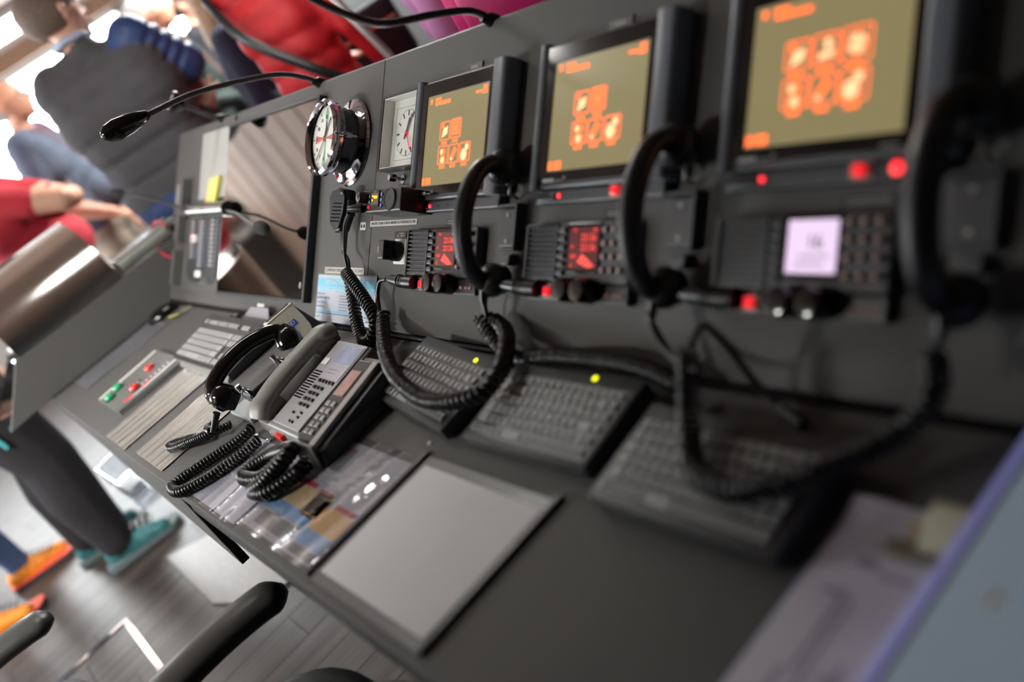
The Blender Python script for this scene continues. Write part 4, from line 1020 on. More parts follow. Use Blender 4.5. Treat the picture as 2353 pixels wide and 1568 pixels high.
hx = .042
pa = spline([(hx, .004, .038), (hx, .02, .053), (hx, .06, .066), (hx, .11, .074), (hx, .16, .080), (hx, .195, .081), (hx, .218, .072)], 6)
n = len(pa)
hset = MB().tube(pa, [.026 if (i < 8 or i > n-9) else .023 for i in range(n)], 18, sx=.74, sy=1.22, up=(0, 0, 1)).build('handset_grip', M_GREYP, ph, 60)
for y, z in ((.03, .042), (.19, .072)):
    MB().box(-.027, -.028, -.022, .027, .028, .012, Matrix.Translation((hx, y, z)) @ Matrix.Rotation(sl, 4, 'X'), bev=.009, seg=3).build('handset_end', M_GREYP, hset, 40)
MB().box(-.03, -.09, -.012, .033, .09, -.006, Matrix.Translation((hx, .115, ps(.115)+.008)) @ Matrix.Rotation(sl, 4, 'X')).build('cradle_well', mat('well_dark', (74, 74, 72), .5), ph)
o0 = V((1.588, -.288, 0)); R_ = Matrix.Rotation(math.radians(1), 4, 'Z')
pc = [V((1.591, -.303, .02)), V((1.572, -.337, .013)), V((1.538, -.406, .013)), V((1.512, -.462, .013)), V((1.525, -.48, .013)), V((1.573, -.473, .013)), V((1.616, -.425, .013)), V((1.643, -.362, .013)), V((1.66, -.318, .018))]
coil(MB(), [R_ @ (p-o0) for p in pc], .0092, .003, .0075).build('coiled_cord', M_RUB, ph, 60)

# ================================================================== CHARGER UNIT RIGHT OF THE PHONE
cu = thing('handset_charger', 'black handset charging cradle with silver edge strip beside the grey phone', 'cradle', (1.838, -.312, 0), (0, 0, math.radians(2)))
MB().hexa([(0, 0, 0), (.098, 0, 0), (.098, .205, 0), (0, .205, 0), (.0, .012, .03), (.098, .012, .03), (.098, .205, .06), (.0, .205, .06)], bev=.003).build('body', M_DARK, cu, 40)
cs_ = math.atan(.03/.193)
def cf(x, y): return Matrix.Translation((x, y, .03+.155*(y-.012)+.0005)) @ Matrix.Rotation(cs_, 4, 'X')
MB().box(.062, 0, 0, .082, .18, .010, cf(0, .014), bev=.001).build('edge_strip', M_BRUSH, cu)
MB().box(.004, 0, 0, .058, .175, .008, cf(0, .02), bev=.003).build('handset', M_BLACK, cu)
MB().box(.012, .095, .008, .05, .15, .0095, cf(0, .02)).build('handset_window', mat('window_rose', (170, 130, 122), .2, var=.15, scale=40, coat=.5), cu)
for k in range(5):
    for j in range(2): MB().box(.012+.02*j, .012+.015*k, .008, .027+.02*j, .022+.015*k, .0105, cf(0, .02), bev=.001, seg=1).build('key', M_GREYP if k < 2 else M_KEY, cu)
MB().hexa([(.008, -.006, 0), (.094, -.006, 0), (.094, .0, 0), (.008, .0, 0), (.008, .004, .045), (.094, .004, .045), (.094, .010, .045), (.008, .010, .045)], bev=.003).build('front_cheek', mat('cheek_grey', (86, 87, 88), .4), cu)
MB().box(.0985, .02, .004, .1, .2, .03).build('side_cover', M_CASE, cu)
o0 = V((1.838, -.312, 0)); R_ = Matrix.Rotation(math.radians(-2), 4, 'Z')
qc = [V((1.857, -.318, .04)), V((1.775, -.335, .022)), V((1.74, -.372, .017)), V((1.75, -.393, .017)), V((1.811, -.38, .018)), V((1.845, -.335, .03)), V((1.884, -.322, .048)), V((1.895, -.345, .047)), V((1.869, -.387, .032)), V((1.832, -.406, .018)), V((1.88, -.394, .018)), V((1.91, -.345, .02)), V((1.905, -.318, .02))]
coil(MB(), [R_ @ (p-o0) for p in qc], .0112, .0036, .0084).build('coiled_cord', M_RUB, cu, 60)

# ================================================================== DOCUMENTS IN CLEAR SLEEVES
ds = thing('document_sleeve', 'clear plastic sleeve with a blank pale sheet under the coiled cords', 'document', (1.585, -.466, 0))
MB().grid(0, 0, .25, .16, 20, 12, lambda x, y: .0012, .0005).build('sheet', mat('sleeve_sheet', (176, 178, 186), .4, var=.05, scale=8), ds)
MB().grid(-.004, -.006, .256, .165, 24, 14, lambda x, y: .0030+.0016*math.sin(x*38+2*y)*math.sin(y*20+1)+.0014*math.sin(x*90), .0003).build('clear_cover', M_PLASTIC, ds, 60)
ds = thing('document_sleeve', 'clear plastic sleeve over an emergency sheet with ochre, red and blue blocks', 'document', (1.845, -.455, 0))
sh = MB().grid(0, 0, .3, .212, 4, 4, lambda x, y: .0012, .0005).build('sheet', mat('sleeve_paper', (158, 158, 160), .45, var=.06, scale=10), ds)
def blk(x0, y0, x1, y1, m): MB().box(x0, y0, .0017, x1, y1, .0021).build('colour_block', m, sh)
M_OCH = mat('print_ochre', (190, 146, 70), .5, var=.06, scale=30); M_BLU = mat('print_blue', (110, 148, 185), .5, var=.06, scale=30); M_PRD = mat('print_red', (168, 52, 60), .5, var=.06, scale=30); M_PGR = mat('print_grey', (104, 106, 104), .5, var=.06, scale=30)
blk(.0, .068, .2, .108, mat('print_tan', (186, 164, 122), .5)); blk(.2, .05, .296, .092, M_OCH); blk(.14, .062, .2, .1, M_OCH)
blk(.0, .044, .19, .066, M_BLU); blk(.19, .022, .296, .049, M_BLU); blk(.04, .012, .17, .04, M_PGR); blk(.2, .004, .29, .02, M_PGR)
blk(.0, .109, .12, .118, M_PRD); blk(.14, .101, .19, .113, M_PRD); blk(.22, .093, .29, .102, M_PRD); blk(.02, .15, .13, .2, M_PGR)
text('EMERGENCY', .016, M_PRD, sh, (.075, .192, .0024), depth=.0002)
MB().grid(-.006, -.008, .308, .224, 34, 24, lambda x, y: .0046+.002*math.sin(x*30+6*y)*math.sin(y*14+.5)+.0016*math.sin(x*70-y*18), .0003).build('clear_cover', M_PLASTIC, ds, 60)

# inlaid paper tray
ti = thing('paper_tray', 'dark desk inlay framed by two black rails', 'tray', (2.15, -.465, 0))
MB().box(.014, 0, 0, .336, .245, .0015).build('inlay', mat('inlay_grey', (92, 93, 96), .3, var=.04), ti)
MB().box(0, 0, 0, .013, .25, .006, bev=.002).build('rail', M_BLACK, ti); MB().box(.334, 0, 0, .346, .252, .007, bev=.002).build('rail', M_BLACK, ti)
pp = thing('paper_sheet', 'blank white paper sheet lying between the two black desk rails', 'paper', (2.18, -.449, .0016))
MB().grid(0, 0, .297, .21, 12, 8, lambda x, y: .0004+.0008*(1+math.sin(x*13+1)*math.sin(y*11)), .0005).build('sheet', M_PAPER, pp, 60)
MB().lathe([(.004, 0), (.004, .002)], 12, Matrix.Translation((2.135, -.2, 0))).build('desk_screw', M_BRUSH, con)

# ================================================================== NEAR CLIPBOARD AND CHART TABLET
cl = thing('clipboard', 'clipboard with printed sheet under an olive metal clip', 'clipboard', (2.858, -.5, 0))
MB().box(0, 0, 0, .235, .37, .005, bev=.001).build('board', mat('board_blue', (70, 100, 130), .4), cl)
sh = MB().grid(.004, 0, .225, .385, 10, 20, lambda x, y: .0062+.010*max(0, (y-.33)/.055)**2*max(0, 1-x/.2), .0005).build('sheet', mat('form_paper', (205, 203, 216), .6, var=.03, scale=9), cl, 60)
for (x0, y0, x1, y1) in ((.05, .335, .09, .342), (.045, .315, .065, .325), (.07, .31, .105, .315), (.03, .28, .05, .286), (.05, .2, .056, .29), (.062, .15, .066, .28), (.078, .2, .1, .205), (.04, .12, .046, .2), (.09, .1, .094, .22), (.06, .05, .1, .055), (.03, .06, .034, .12)):
    MB().box(x0, y0, .0068, x1, y1, .0071).build('print', mat('form_print', (150, 150, 165), .6), sh)
M_CLIP = mat('clip_olive', (140, 138, 122), .35, .7, var=.06, scale=20)
cp = MB().prism(rrect(.062, .332, .19, .35, .006), .008, .016, bev=.003).build('clip_bar', M_CLIP, cl)
MB().prism([(.095, .345), (.16, .345), (.16, .375), (.15, .392), (.105, .392), (.095, .375)], .012, .02, Matrix.Translation((0, .345, .01)) @ Matrix.Rotation(math.radians(38), 4, 'X') @ Matrix.Translation((0, -.345, -.01)), bev=.003).build('clip_lever', M_CLIP, cp)
MB().tube([(.085, .352, .012), (.085, .366, .02)], .006, 12).build('clip_post', mat('clip_brass', (190, 170, 120), .3, .8), cl, 40)
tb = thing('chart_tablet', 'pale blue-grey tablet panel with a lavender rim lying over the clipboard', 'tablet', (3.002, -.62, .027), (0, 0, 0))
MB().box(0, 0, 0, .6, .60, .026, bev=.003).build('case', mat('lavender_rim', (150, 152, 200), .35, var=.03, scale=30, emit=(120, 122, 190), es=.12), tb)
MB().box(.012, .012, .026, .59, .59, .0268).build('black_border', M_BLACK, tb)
sf = MB().box(.017, .017, .0268, .585, .585, .0272).build('surface', mat('tablet_surface', (132, 142, 150), .22, var=.06, scale=6, coat=.3, emit=(120, 134, 148), es=.16), tb)  # emission lifts the glass in place of a bright reflection on it
for x in (.050, .058): MB().box(x, .405, .0272, x+.004, .425, .0275).build('reflection_mark', M_WHITE, sf)  # white bars painted in for a reflection on the glass
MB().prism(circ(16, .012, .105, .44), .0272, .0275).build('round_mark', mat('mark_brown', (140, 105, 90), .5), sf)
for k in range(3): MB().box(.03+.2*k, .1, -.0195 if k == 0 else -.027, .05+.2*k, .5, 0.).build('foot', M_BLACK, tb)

# ================================================================== LITERATURE HOLDER BELOW THE DESK EDGE
lh = thing('acrylic_tray', 'clear acrylic tray of papers below the desk edge beside the side console', 'tray', (.0, 0, 0))
def tray_pts(z, d): return [(.15, -.437, z), (.144, -.507, z), (-.3, -.522, z), (-.32, -.44, z)]
MB().hexa(tray_pts(-.452, 0)+tray_pts(-.449, 0)).build('tray_base', M_ACRYL, lh)
for (a, b) in ((0, 1), (1, 2), (2, 3), (3, 0)):
    p = tray_pts(-.45, 0); A = V(p[a]); B = V(p[b]); nn = (B-A).normalized().cross(V((0, 0, 1)))*.0015
    up = V((0, 0, .09))
    MB().hexa([A-nn, B-nn, B+nn, A+nn, A-nn+up, B-nn+up, B+nn+up, A+nn+up]).build('tray_wall', M_ACRYL, lh)
for k in range(4): MB().hexa([(-.26+.02*k, -.52, -.448+.004*k), (.1-.05*k, -.5, -.448+.004*k), (.1-.05*k, -.45, -.448+.004*k), (-.26+.02*k, -.45, -.448+.004*k), (-.26+.02*k, -.52, -.446+.004*k), (.1-.05*k, -.5, -.446+.004*k), (.1-.05*k, -.45, -.44+.006*k), (-.26+.02*k, -.45, -.446+.004*k)]).build('paper', (M_PAPER, M_PAPERG, M_DARK, M_PALE)[k], lh)
for x in (-.2, .1): MB().tube([(x, -.44, -.45), (x, -.44, -.03)], .005, 8).build('hanger_rod', M_BRUSH, lh, 40)

# ================================================================== CHAIRS
def chair(label, loc, rz):
    t = thing('helm_chair', label, 'chair', loc, (0, 0, rz), 'helm chairs')
    sp = [(-.21, -.24), (.21, -.24)]+[(.21*math.cos(a), .05+.2*math.sin(a)) for a in [PI*k/14 for k in range(15)]]
    MB().prism(sp, .40, .495, bev=.03).build('seat', M_LEATHER, t, 50)
    MB().box(-.2, -.33, .5, .2, -.24, .86, Matrix.Translation((0, -.27, .5)) @ Matrix.Rotation(math.radians(-8), 4, 'X') @ Matrix.Translation((0, .27, -.5)), bev=.04, seg=4).build('backrest', M_LEATHER, t, 50)
    for s in (-1, 1):
        pd = spline([(s*.25, -.13, .575), (s*.252, -.05, .588), (s*.252, .1, .592), (s*.25, .2, .585), (s*.248, .265, .572)], 6)
        n = len(pd); r = [.05]*n; r[0] = .02; r[1] = .037; r[2] = .046; r[-1] = .016; r[-2] = .033; r[-3] = .044
        a = MB().tube(pd, r, 18, sx=.55, sy=.95, up=(0, 0, 1)).build('armrest', M_LIMB, t, 60)
        MB().tube([(s*.25, .0, .575), (s*.245, -.03, .47), (s*.19, -.04, .43)], [.024, .024, .024], 12).build('armrest_post', M_BLACK, a, 40)
        MB().tube([(s*.285, -.1, .578), (s*.287, .1, .58), (s*.28, .22, .57)], .006, 8).build('armrest_trim', M_BRUSH, a, 40)
    MB().lathe([(.06, .06), (.045, .08), (.045, .40)], 24).build('column', M_BRUSH, t, 40)
    MB().lathe([(.24, 0), (.24, .02), (.2, .035), (.07, .06)], 32).build('base', M_BLACK, t, 40)
    return t
chair('black leather helm chair with its arm under the desk edge', (2.03, -.735, FZ), 0)
chair('black leather helm chair standing back on the wood floor', (1.31, -1.09, FZ), 0)

# ================================================================== PEOPLE
SKIN = mat('skin_tone', (206, 158, 134), .5, var=.06, scale=40)
SKIN2 = mat('skin_tone_ruddy', (196, 140, 116), .5, var=.06, scale=40)
M_EYE = mat('eye_white', (220, 218, 212), .3); M_PUP = mat('pupil', (40, 34, 30), .2)
M_LIP = mat('lip', (170, 104, 96), .5)
def cloth(name, rgb, bump=.25, sc=30, rough=.85): return mat(name, rgb, rough, var=.1, scale=sc, bump=bump, bscale=sc)

def capsule(mb, p0, r0, p1, r1, n=14):
    p0 = V(p0); p1 = V(p1); d = p1-p0
    if d.length < 1e-5: mb.sphere(p0, r0, n, 10); return
    d.normalize(); path = []; rr = []
    for k in range(5): a = PI/2*(k/5); path.append(p0-d*(r0*math.cos(a))); rr.append(max(.0006, r0*math.sin(a)))
    path.append(p0); rr.append(r0); path.append(p1); rr.append(r1)
    for k in range(4, -1, -1): a = PI/2*(k/5); path.append(p1+d*(r1*math.cos(a))); rr.append(max(.0006, r1*math.sin(a)))
    mb.tube(path, rr, n)

BASE = dict(hipL=(-.095, 0, .92), hipR=(.095, 0, .92), kneeL=(-.105, .02, .49), kneeR=(.105, .02, .49), ankL=(-.11, -.02, .085), ankR=(.11, -.02, .085),
            shL=(-.185, -.01, 1.43), shR=(.185, -.01, 1.43), elL=(-.235, -.03, 1.14), elR=(.235, -.03, 1.14), wrL=(-.245, .06, .89), wrR=(.245, .06, .89),
            haL=(-.24, .09, .80), haR=(.24, .09, .80), head=(0, .02, 1.62), turn=0., nod=0.)

def hand(P, wr, ha, side, up, tag_, spread=.35, curl=.35):
    """palm from wrist to knuckles, four fingers of unequal length and a thumb leaving the side of the palm"""
    wr = V(wr); ha = V(ha); d = (ha-wr).normalized(); upv = V(up); s = d.cross(upv).normalized()*side; nrm = s.cross(d).normalized()*side
    kn = wr+d*.085
    P.append((wr, .024, wr+d*.04, .027, tag_))
    for k in (-1.5, -.5, .5, 1.5): P.append((wr+d*.02+s*(k*.012), .014, kn+s*(k*.0185), .0115, tag_))
    for k, L in ((-1.5, .058), (-.5, .072), (.5, .078), (1.5, .068)):
        a = kn+s*(k*.0195); dd = (d+s*(k*spread*.32)).normalized()
        b = a+dd*(L*.5); c = b+(dd*.9-nrm*curl).normalized()*(L*.5)
        P.append((a, .0105, b, .0098, tag_)); P.append((b, .0098, c, .0085, tag_))
    th = wr+d*.028+s*.026
    t2 = th+(d*.55+s*.75-nrm*.15).normalized()*.038; t3 = t2+(d*.85+s*.35).normalized()*.03
    P.append((wr+d*.015+s*.014, .016, th, .0155, tag_)); P.append((th, .0145, t2, .012, tag_)); P.append((t2, .012, t3, .0095, tag_))

def person(label, loc, heading, mats, pose=None, height=1.75, girth=1., belly=0., voxel=.011, hair=None, hairm=None, glasses=False, puffer=None, sleeves='long', ear=True, coat_len=0., shoes=True, beard=False, leg_g=1., left_vest=False):
    """mats: dict skin, top, arm, leg, shoe"""
    J = dict(BASE); J.update(pose or {})
    s = height/1.75
    t = thing('person', label, 'person', loc, (0, 0, math.atan2(-heading[0], heading[1])), None)
    P = []; g = girth
    j = {k: (V(v) if isinstance(v, tuple) else v) for k, v in J.items()}
    T, A, L, S, K = 1, 2, 3, 4, 0     # top, arm, leg, shoe, skin
    mid = (j['hipL']+j['hipR'])/2; shm = (j['shL']+j['shR'])/2
    def ax(t_): return mid.lerp(shm, t_)
    X = V((1, 0, 0)); sx = (j['shR']-j['shL']).normalized()
    P.append((mid-X*.075*g, .105*g, mid+X*.075*g, .105*g, L)); P.append((mid+V((-.06*g, -.04, -.04)), .09*g, mid+V((.06*g, -.04, -.04)), .09*g, L))
    for t_, hw, r, tg in ((.12, .085, .108, T), (.3, .078, .108, T), (.5, .085, .112, T), (.68, .1, .116, T), (.82, .115, .098, T)):
        c = ax(t_); P.append((c-sx*hw*g, r*g, c+sx*hw*g, r*g, tg))
    if belly: c = ax(.28)+V((0, .05+belly, 0)); P.append((c-X*.05, .105*g, c+X*.05, .105*g, T)); c = ax(.5)+V((0, .03+belly*.6, 0)); P.append((c-X*.06, .1*g, c+X*.06, .1*g, T))
    c = ax(.94); P.append((c-sx*.12*g, .06*g, c+sx*.12*g, .06*g, T)); P.append((ax(1.)-sx*.02, .062, ax(1.08)+V((0, 0, .0)), .058, T))
    if coat_len: c = mid+V((0, 0, -coat_len)); P.append((c-X*.085*g, .115*g, c+X*.085*g, .115*g, T)); P.append((mid-X*.085*g, .118*g, mid+X*.085*g, .118*g, T))
    hc = j['head']; nk = ax(1.04)
    for sg in (-1, 1): P.append((nk+V((0, -.015, .005)), .05, ax(.95)+sx*sg*(.05 if (puffer and sg > 0) else .14)*g, (.06 if (puffer and sg > 0) else .078)*g, T))
    P.append((nk, .054, hc+V((0, -.01, -.06)), .05, K))
    for q in ('L', 'R'):
        sg = -1 if q == 'L' else 1
        sh, el, wr, ha = j['sh'+q], j['el'+q], j['wr'+q], j['ha'+q]
        AA = T if (left_vest and q == 'L') else A
        P.append((ax(.9)+sx*sg*.1*g, .07*g, sh, .066*g, AA if puffer else T))
        cut = 1. if sleeves == 'long' else .55
        m1 = sh.lerp(el, .62)
        if puffer:
            for (a, b, r0, r1) in ((sh, el, .08, .07), (el, wr, .064, .047)):
                nn = max(3, int((b-a).length/.036))
                for k in range(nn):
                    P.append((a.lerp(b, (k+.28)/nn), r0+(r1-r0)*k/nn, a.lerp(b, (k+.72)/nn), r0+(r1-r0)*k/nn, AA))
        elif sleeves == 'long': P.append((sh, .06*g, el, .049*g, A)); P.append((el, .048*g, wr.lerp(el, .1), .036, A))
        else: P.append((sh, .062*g, m1, .058*g, A)); P.append((m1, .05*g, el, .045*g, K)); P.append((el, .045*g, wr, .031, K))
        hand(P, wr, ha, sg, j.get('up'+q, V((0, 0, 1)) if abs((ha-wr).normalized().z) < .8 else V((0, 1, 0))), K, j.get('spread', .35), j.get('curl', .35))
        hp_, kn, an = j['hip'+q], j['knee'+q], j['ank'+q]
        lg = g*leg_g; P.append((hp_, .088*g, hp_.lerp(kn, .5), .075*lg, L)); P.append((hp_.lerp(kn, .5), .075*lg, kn, .06*lg, L)); P.append((kn, .06*lg, kn.lerp(an, .4)+V((0, -.012, 0)), .06*lg, L)); P.append((kn.lerp(an, .4)+V((0, -.012, 0)), .06*lg, an+V((0, 0, .02)), .052*leg_g, L))
        toe = V((sg*.03, .16, 0)) if 'toe'+q not in J else V(J['toe'+q])
        dn = toe.normalized()
        a = V((an.x, an.y, .05))
        P.append((a-dn*.045+V((0, 0, -.004)), .042, a+dn*.06+V((0, 0, -.006)), .043, S)); P.append((a+dn*.06+V((0, 0, -.008)), .042, a+dn*.165+V((0, 0, -.018)), .031, S)); P.append((an+V((0, 0, -.01)), .045, a+dn*.03, .045, S))
    # head
    Rz = Matrix.Rotation(j['turn'], 4, 'Z') @ Matrix.Rotation(j['nod'], 4, 'X')
    def H(x, y, z): return hc+(Rz @ V((x, y, z)))
    P.append((H(0, -.03, .028), .083, H(0, .02, .03), .08, K)); P.append((H(-.02, .01, 0), .07, H(.02, .01, 0), .07, K))
    P.append((H(0, .05, -.035), .05, H(0, .045, -.06), .046, K)); P.append((H(-.03, .01, -.05), .04, H(.03, .01, -.05), .04, K)); P.append((H(0, .078, -.088), .02, H(0, .07, -.085), .022, K))
    P.append((H(0, .098, .008), .011, H(0, .118, -.022), .0135, K)); P.append((H(-.012, .1, -.026), .010, H(.012, .1, -.026), .010, K))
    P.append((H(-.035, .082, .022), .014, H(.035, .082, .022), .014, K)); P.append((H(-.014, .095, -.056), .0095, H(.014, .095, -.056), .0095, K))
    for sg in (-1, 1): P.append((H(sg*.083, -.012, -.02), .012, H(sg*.088, -.018, .012), .018, K))
    mb = MB()
    for (a, r0, b, r1, tg) in P: capsule(mb, a, r0, b, r1)
    o = mb.build('body', mats['skin'], None)
    rm = o.modifiers.new('r', 'REMESH'); rm.mode = 'VOXEL'; rm.voxel_size = voxel; rm.use_smooth_shade = True
    sm = o.modifiers.new('s', 'SMOOTH'); sm.factor = .5; sm.iterations = 3 if voxel < .009 else 4
    dg = bpy.context.evaluated_depsgraph_get(); me = bpy.data.meshes.new_from_object(o.evaluated_get(dg))
    bpy.data.objects.remove(o)
    me.materials.clear()
    for k in ('skin', 'top', 'arm', 'leg', 'shoe'): me.materials.append(mats[k])
    N = len(me.polygons); ce_ = np.empty(N*3); me.polygons.foreach_get('center', ce_); ce_ = ce_.reshape(-1, 3)
    if puffer:
        nv = len(me.vertices); vc = np.empty(nv*3); me.vertices.foreach_get('co', vc); vc = vc.reshape(-1, 3)
        vn = np.empty(nv*3); me.vertices.foreach_get('normal', vn); vn = vn.reshape(-1, 3); off = np.zeros(nv)
        for q in ('L', 'R'):
            base = 0.
            for a, b, rr in ((j['sh'+q], j['el'+q], .085), (j['el'+q], j['wr'+q], .078)):
                a_ = np.array(a); d_ = np.array(b)-a_; L_ = np.linalg.norm(d_); tt = ((vc-a_)@d_)/(L_*L_)
                dist = np.linalg.norm(vc-a_-np.clip(tt, 0, 1)[:, None]*d_, axis=1)
                m_ = (tt > .12) & (tt < .97) & (dist < rr)
                off[m_] = .010*(np.abs(np.sin(math.pi*(base+tt[m_]*L_)/.042))-.75)
                base += L_
        vc = vc+vn*off[:, None]; me.vertices.foreach_set('co', vc.ravel())
    best = np.full(N, 1e9); mi = np.zeros(N, int)
    for (a, r0, b, r1, tg) in P:
        a_ = np.array(a); d_ = np.array(b)-a_; L2 = max(1e-9, d_@d_); tt = np.clip(((ce_-a_)@d_)/L2, 0, 1)
        dist = np.linalg.norm(ce_-a_-tt[:, None]*d_, axis=1)-(r0+(r1-r0)*tt)
        w = dist < best; best[w] = dist[w]; mi[w] = tg
    me.polygons.foreach_set('material_index', mi.astype(np.int32)); me.polygons.foreach_set('use_smooth', [True]*N)
    body = bpy.data.objects.new('body', me); COL.objects.link(body); body.parent = t
    body.scale = (s, s, s)
    def child(mb_, name, m, sm_=60):
        c_ = mb_.build(name, m, t, sm_); c_.scale = (s, s, s); return c_
    for sg in (-1, 1):
        e = MB().sphere(H(sg*.032, .079, .004), .0125, 12, 8); child(e, 'eye', M_EYE)
        child(MB().sphere(H(sg*.033, .0895, .004), .006, 10, 6), 'pupil', M_PUP)
    child(MB().sphere(H(0, .103, -.056), (.02, .006, .006), 12, 8), 'lips', M_LIP)
    if hair:
        hb = MB(); bm_ = bmesh.new(); bmesh.ops.create_uvsphere(bm_, u_segments=28, v_segments=18, radius=1.)
        for v in bm_.verts: v.co = V((v.co.x*.094, v.co.y*.115-.012, v.co.z*.098+.028))
        kill = []
        for f in bm_.faces:
            c_ = f.calc_center_median()
            low = {'short': -.045, 'long': -.08, 'fringe': -.05}[hair]
            if hair == 'fringe': cutf = c_.z > .055 or c_.y > .0
            else: cutf = c_.y > .055 and c_.z < .075
            if c_.z < low or cutf or (c_.y > .02 and c_.z < .01): kill.append(f)
        bmesh.ops.delete(bm_, geom=kill, context='FACES')
        rd = random.Random(3)
        for v in bm_.verts: v.co *= 1+rd.uniform(-.015, .02)
        g0 = bmesh.ops.solidify(bm_, geom=bm_.faces[:], thickness=.012)
        bm_.transform(Matrix.Translation(hc) @ Rz); hb.merge(bm_)
        if hair == 'long':
            for k in range(15):
                a = PI*(.0+1.0*k/14)+PI; x = .088*math.cos(a); y = .07*math.sin(a)-.015
                hb.tube([H(x*.9, y, .05), H(x*1.1, y*1.1, -.04), H(x*1.15, y*1.15-.01, -.16), H(x*1.2, y*1.1-.005, -.27), H(x*1.1, y, -.34)], [.018, .026, .028, .022, .006], 8)
        child(hb, 'hair', hairm, 60)
    if glasses:
        gl = MB()
        for sg in (-1, 1):
            gl.tube([H(sg*.033+.022*math.cos(a), .104, .002+.016*math.sin(a)) for a in [2*PI*k/16 for k in range(17)]], .0018, 6)
            gl.tube([H(sg*.055, .104, .008), H(sg*.082, .08, .01), H(sg*.092, .0, .008), H(sg*.09, -.02, -.002)], .0018, 6)
        gl.tube([H(-.011, .106, .004), H(.011, .106, .004)], .0016, 6)
        child(gl, 'glasses', M_BRUSH if glasses == 1 else M_BLACK)
        for sg in (-1, 1): child(MB().prism(circ(14, .02, 0, 0), 0, .001, Matrix.Translation(H(sg*.033, .104, .002)) @ Rz @ Matrix.Rotation(PI/2, 4, 'X')), 'lens', M_GLASS)
    t['_s'] = s
    return t, H, child, j
def strap(child, pts, w, m, name, th=.003, up=(0, 1, 0)):
    return child(MB().tube(spline(pts, 10), w, 8, sx=th/w, sy=1., up=up), name, m)
def clean(t):
    if '_s' in t: del t['_s']

# --- man in the grey vest with quilted blue sleeves, seen from behind, arms folded
VEST = cloth('vest_grey', (76, 75, 79), .2, 22); BLUE = cloth('quilted_blue', (44, 68, 118), .15, 40, .5); JEAN = cloth('jeans', (48, 66, 110), .2, 90)
A_POSE = dict(shL=(-.145, .0, 1.44), shR=(.175, -.01, 1.44), elR=(.275, .04, 1.265), wrR=(.1, .22, 1.22), haR=(.0, .24, 1.22), elL=(-.2, .2, 1.2), wrL=(.215, .11, 1.095), haL=(.29, .04, 1.195), upL=V((0, -1, .3)), turn=math.radians(-38), nod=math.radians(-4), spread=.8, curl=.1)
t, H, ch, j = person('man seen from behind in a dark grey vest with quilted blue sleeves', (-.45, .415, FZ), (-.86, .51), dict(skin=SKIN, top=VEST, arm=BLUE, leg=JEAN, shoe=M_BLACK), A_POSE, 1.82, 1.15, .02, .0085, 'short', mat('hair_brown', (112, 96, 84), .7, var=.3, scale=160, bump=.4), False, True, left_vest=True)
# left hand coming out below the folded right arm, fingers up
ch(MB().tube([(-.055, .0, 1.525), (-.05, -.045, 1.535), (0, -.062, 1.54), (.05, -.045, 1.535), (.055, 0, 1.525), (.03, .045, 1.51), (-.03, .045, 1.51), (-.055, 0, 1.525)], .012, 8), 'shirt_collar', mat('shirt_pale_blue', (176, 192, 218), .8))
clean(t)
# --- bald man with glasses in profile
POLO = cloth('polo_slate', (82, 92, 110), .25, 20); BEI = cloth('chino_beige', (150, 138, 124), .2, 40)
t, H, ch, j = person('bald man with glasses in a slate polo with red lanyard and name badge', (-1.92, .34, FZ), (.42, .91), dict(skin=SKIN2, top=POLO, arm=POLO, leg=BEI, shoe=M_BLACK), dict(wrR=(.2, .14, .94), elR=(.25, -.06, 1.12), haR=(.19, .2, .9), nod=.05), 1.70, 1.2, .05, .011, 'fringe', mat('hair_grey', (150, 146, 142), .7, var=.2, scale=150), 2, None, 'short')
M_LAN = cloth('lanyard_red', (150, 38, 48), .1, 60)
strap(ch, [(.06, -.02, 1.5), (.085, .09, 1.43), (.06, .145, 1.28), (.02, .17, 1.12)], .008, M_LAN, 'lanyard'); strap(ch, [(-.06, -.02, 1.5), (-.085, .09, 1.43), (-.05, .145, 1.28), (.0, .17, 1.12)], .008, M_LAN, 'lanyard')
ch(MB().box(-.045, .182, 1.02, .055, .187, 1.13, bev=.002), 'name_badge', mat('badge_white', (214, 226, 240), .4))
clean(t)
# --- person in red T-shirt
RED = cloth('tshirt_red', (186, 44, 58), .2, 14); DK = cloth('trousers_dark', (34, 34, 40), .2, 40)
t, H, ch, j = person('person in a red T-shirt with bare forearms folded', (-1.27, -.02, FZ), (.45, .89), dict(skin=SKIN, top=RED, arm=RED, leg=BEI, shoe=M_BLACK), dict(shL=(-.19, -.09, 1.42), shR=(.185, -.09, 1.42), head=(-.02, -.2, 1.585), turn=.6, elR=(.2, .27, 1.24), wrR=(.06, .14, 1.32), haR=(-.02, .13, 1.33), elL=(-.22, .18, 1.2), wrL=(.04, .17, 1.24), haL=(.1, .15, 1.25)), 1.62, 1.22, .05, .011, 'short', mat('hair_grey', (150, 146, 142), .7), False, None, 'short')
strap(ch, [(.095, .288, 1.27), (.1, .31, 1.295), (.11, .31, 1.27)], .012, M_BRUSH, 'watch'); clean(t)
